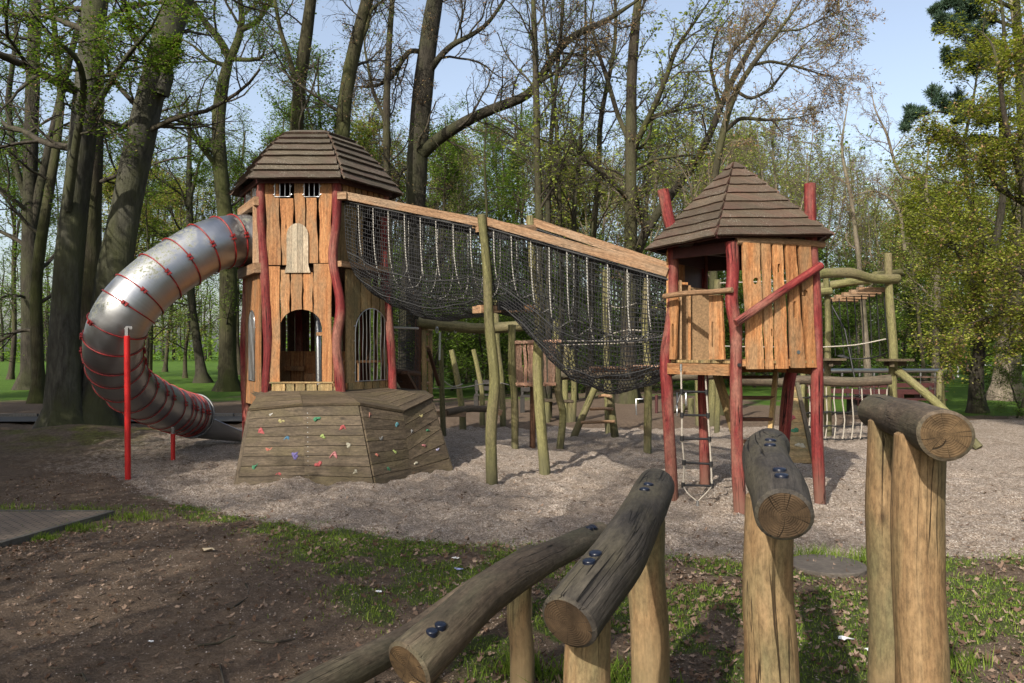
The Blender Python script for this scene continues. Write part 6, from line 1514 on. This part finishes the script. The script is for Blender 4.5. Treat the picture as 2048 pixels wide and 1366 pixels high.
# climbing wedge behind the small tower
cw = empty('climbing_wedge', tuple(G(1590, 918)), 'sloping wooden climbing wedge with a green hold behind the small tower', 'climbing wall')
a, b_, c_, d_ = P(1556, 905, 12.2), P(1623, 921, 12.2), P(1590, 775, 13.6), P(1572, 775, 13.6); a.z = b_.z = -.05
boards('board_wall', a, b_, c_, d_, 6, M['plank_green'], cw)
m = MB(); m.bar(b_+Vector((.03, 0, 0)), c_+Vector((.03, 0, .03)), .06, .16); m.build('edge_log', M['logtop'], cw)
for (x, y, c) in ((1590, 861, 'green'), (1601, 891, 'cream'), (1584, 835, 'red')):
    m = MB(); nr = (b_-a).cross(d_-a).normalized(); m.lump(plane_hit(x, y, a+nr*.032, nr), .06, nr, UP, x, .5); m.build('climbing_hold', HM[c], cw, c+' climbing hold')
# steel turning bar, benches, playhouse, tables far behind
sb = empty('steel_swing_frame', tuple(G(1760, 840)), 'long horizontal steel bar of a swing frame behind the rope course', 'swing frame')
m = MB(); m.tube([P(1602, 742, 19.5), P(1892, 741, 19.5)], .055, 12); m.build('top_bar', M['chrome'], sb)
m = MB()
for x in (1684, 1719, 1748, 1841, 1870): c = P(x, 749, 19.5); m.tube([c+UP*.1, c-UP*.04], .03, 6); m.tube([c-UP*.04, c-UP*.55], .008, 5)
m.build('hanger', M['chrome'], sb)
for (x, y) in ((1612, 842), (1886, 842)): m = MB(); m.tube([P(x-6, 742, 19.5), P(x-10, 840, 19)], .07, 8); m.tube([P(x-6, 742, 19.5), P(x+2, 838, 20)], .07, 8); m.build('frame_leg', M['green_pole'], sb)
def bench(x0, x1, ybase, ytop, d, mat, label, group=None, back=True, legs=3):
    r = empty('park_bench', tuple(P(x0, ybase, d).to_2d().to_3d()), label, 'bench', group); z0 = 0
    s = P(x0, 700, d); e = P(x1, 700, d)
    m = MB()
    for k in range(3): m.bar((s.x, d+.1+k*.14, .45), (e.x, d+.1+k*.14, .45), .12, .04)
    m.build('seat', mat, r)
    if back:
        m = MB()
        for k in range(2): m.bar((s.x, d+.5+k*.04, .62+k*.17), (e.x, d+.5+k*.04, .62+k*.17), .035, .12)
        m.build('backrest', mat, r)
    for i in range(legs):
        x = s.x+(e.x-s.x)*(.08+.84*i/(legs-1)); m = MB(); m.box((x, d+.25, .2), (.06, 0, 0), (0, .2, 0), (0, 0, .22)); m.bar((x, d+.46, .2), (x, d+.56, .85), .06, .05); m.build('leg', M['darkbench'], r)
    return r
bench(1600, 1722, 838, 785, 20.5, M['burgundy'], 'long burgundy slatted bench seen behind the low rope net')
bench(1724, 1896, 838, 785, 20.0, M['burgundy'], 'burgundy slatted bench behind the near end of the tallest log rail')
bench(948, 992, 830, 790, 22, M['darkbench'], 'dark park bench in the shade behind the stepping poles', legs=2)
bench(1042, 1080, 830, 790, 21.5, M['darkbench'], 'dark park bench left of the board table in the shade', legs=2)
tb = empty('play_table', tuple(P(1120, 840, 19.5).to_2d().to_3d()), 'low weathered board table on green posts beyond the lookout', 'table')
m = MB()
for k in range(5): m.bar(P(1088, 800, 19+.2*k), P(1146, 802, 19+.2*k), .18, .06)
m.build('table_top', M['rock_board'], tb)
for (x, dd) in ((1094, 19), (1141, 19), (1098, 19.8), (1146, 19.8)): m = MB(); p = P(x, 804, dd); m.tube([(p.x, p.y, -.1), (p.x, p.y, p.z)], .08, 10, True, 0, None, .05, 3); m.build('leg', gp, tb)
for (pts, lab) in (([(1132, 842), (1130, 770), (1134, 690)], 'crooked greenish post rising left of the board table legs'), ([(1146, 840), (1148, 770), (1143, 700)], 'greenish post at the right end of the board table')):
    o = pole_px(pts, 12, 19.0, .05, 10, -.1, gp, 'wooden_post', None); tag(o, lab, 'post')
# playhouse far behind
ph = empty('playhouse', tuple(P(1850, 800, 27).to_2d().to_3d()), 'little brown playhouse with a pitched roof beyond the benches', 'playhouse')
a = P(1825, 790, 27); c = P(1878, 790, 27); wz = P(0, 782, 27).z; rz_ = P(0, 746, 27).z
m = MB()
for k in range(8): x = a.x+(c.x-a.x)*(k+.5)/8; m.box((x, 27, (wz+.0)/2), (.05, 0, 0), (0, .02, 0), (0, 0, wz/2)); m.box((x, 28.2, wz/2), (.05, 0, 0), (0, .02, 0), (0, 0, wz/2))
m.build('wall', M['burgundy'], ph); m = MB()
for k in range(4):
    t0 = k/4; m.bar((a.x-.15, 26.8+t0*.75, wz+(rz_-wz)*t0), (c.x+.15, 26.8+t0*.75, wz+(rz_-wz)*t0), .24, .04); m.bar((a.x-.15, 28.4-t0*.75, wz+(rz_-wz)*t0), (c.x+.15, 28.4-t0*.75, wz+(rz_-wz)*t0), .24, .04)
m.build('roof', M['shingle'], ph)
sp_ = empty('sand_table', tuple(P(1790, 800, 24).to_2d().to_3d()), 'low red-edged board table in front of the playhouse', 'table')
m = MB(); m.box(P(1772, 783, 24), (.9, 0, 0), (0, .5, 0), (0, 0, .05)); m.build('table_top', M['burgundy'], sp_)
for s in (-1, 1):
    m = MB(); q = P(1772, 783, 24); m.box((q.x+s*.75, 24, q.z/2), (.06, 0, 0), (0, .3, 0), (0, 0, q.z/2)); m.build('leg', M['burgundy'], sp_)
# short stumps, low log and other little posts
for (x, y, t, w_, lab) in ((1382, 832, 797, 13, 'short sawn greenish stump behind the rope ladder'), (1366, 829, 808, 9, 'shorter stump just left of the sawn one behind the rope ladder'), (1313, 826, 790, 6, 'thin reddish wooden marker post on the bare ground beyond the net')):
    o = pole_px([(x, y), (x, (y+t)/2), (x, t)], w_, dep(y), .03, 10, -.1, gp if w_ > 7 else M['burgundy'], 'wooden_stump', None); tag(o, lab, 'stump')
m = MB(); m.tube([P(1340, 822, 21.5), P(1362, 816, 21.7), P(1378, 813, 22)], .09, 10, True, 0, None, .1, 4); tag(m.build('fallen_log', M['logtop']), 'grey log lying on the ground beyond the rope ladder', 'log')
tr_ = empty('steel_hoop_bar', tuple(P(1362, 826, 21).to_2d().to_3d()), 'thin steel hoop frame behind the rope ladder', 'hoop bar'); m = MB()
m.tube([P(1354, 832, 20.5), P(1354, 785, 20.5), P(1372, 785, 20.5), P(1372, 812, 20.5)], .018, 6); m.tube([P(1352, 815, 20.5), P(1362, 785, 20.5)], .018, 6); m.build('frame', M['chrome'], tr_)
m = MB(); m.tube([P(1273, 830, 20.8), P(1272, 798, 20.8), P(1286, 798, 20.8)], .018, 6); tag(m.build('steel_bar', M['galv']), 'bent steel bar standing beyond the A-shaped step ladder', 'bar')
# white fence far right
m = MB()
for k in range(14): x = 30+k*1.6; m.tube([(x*.8+4, 50, -.1), (x*.8+4, 50, .8)], .06, 6)
m.bar((20, 50, .75), (50, 50, .75), .05, .05); tag(m.build('white_fence', M['paper']), 'low white post fence across the lawn far at the right', 'fence')
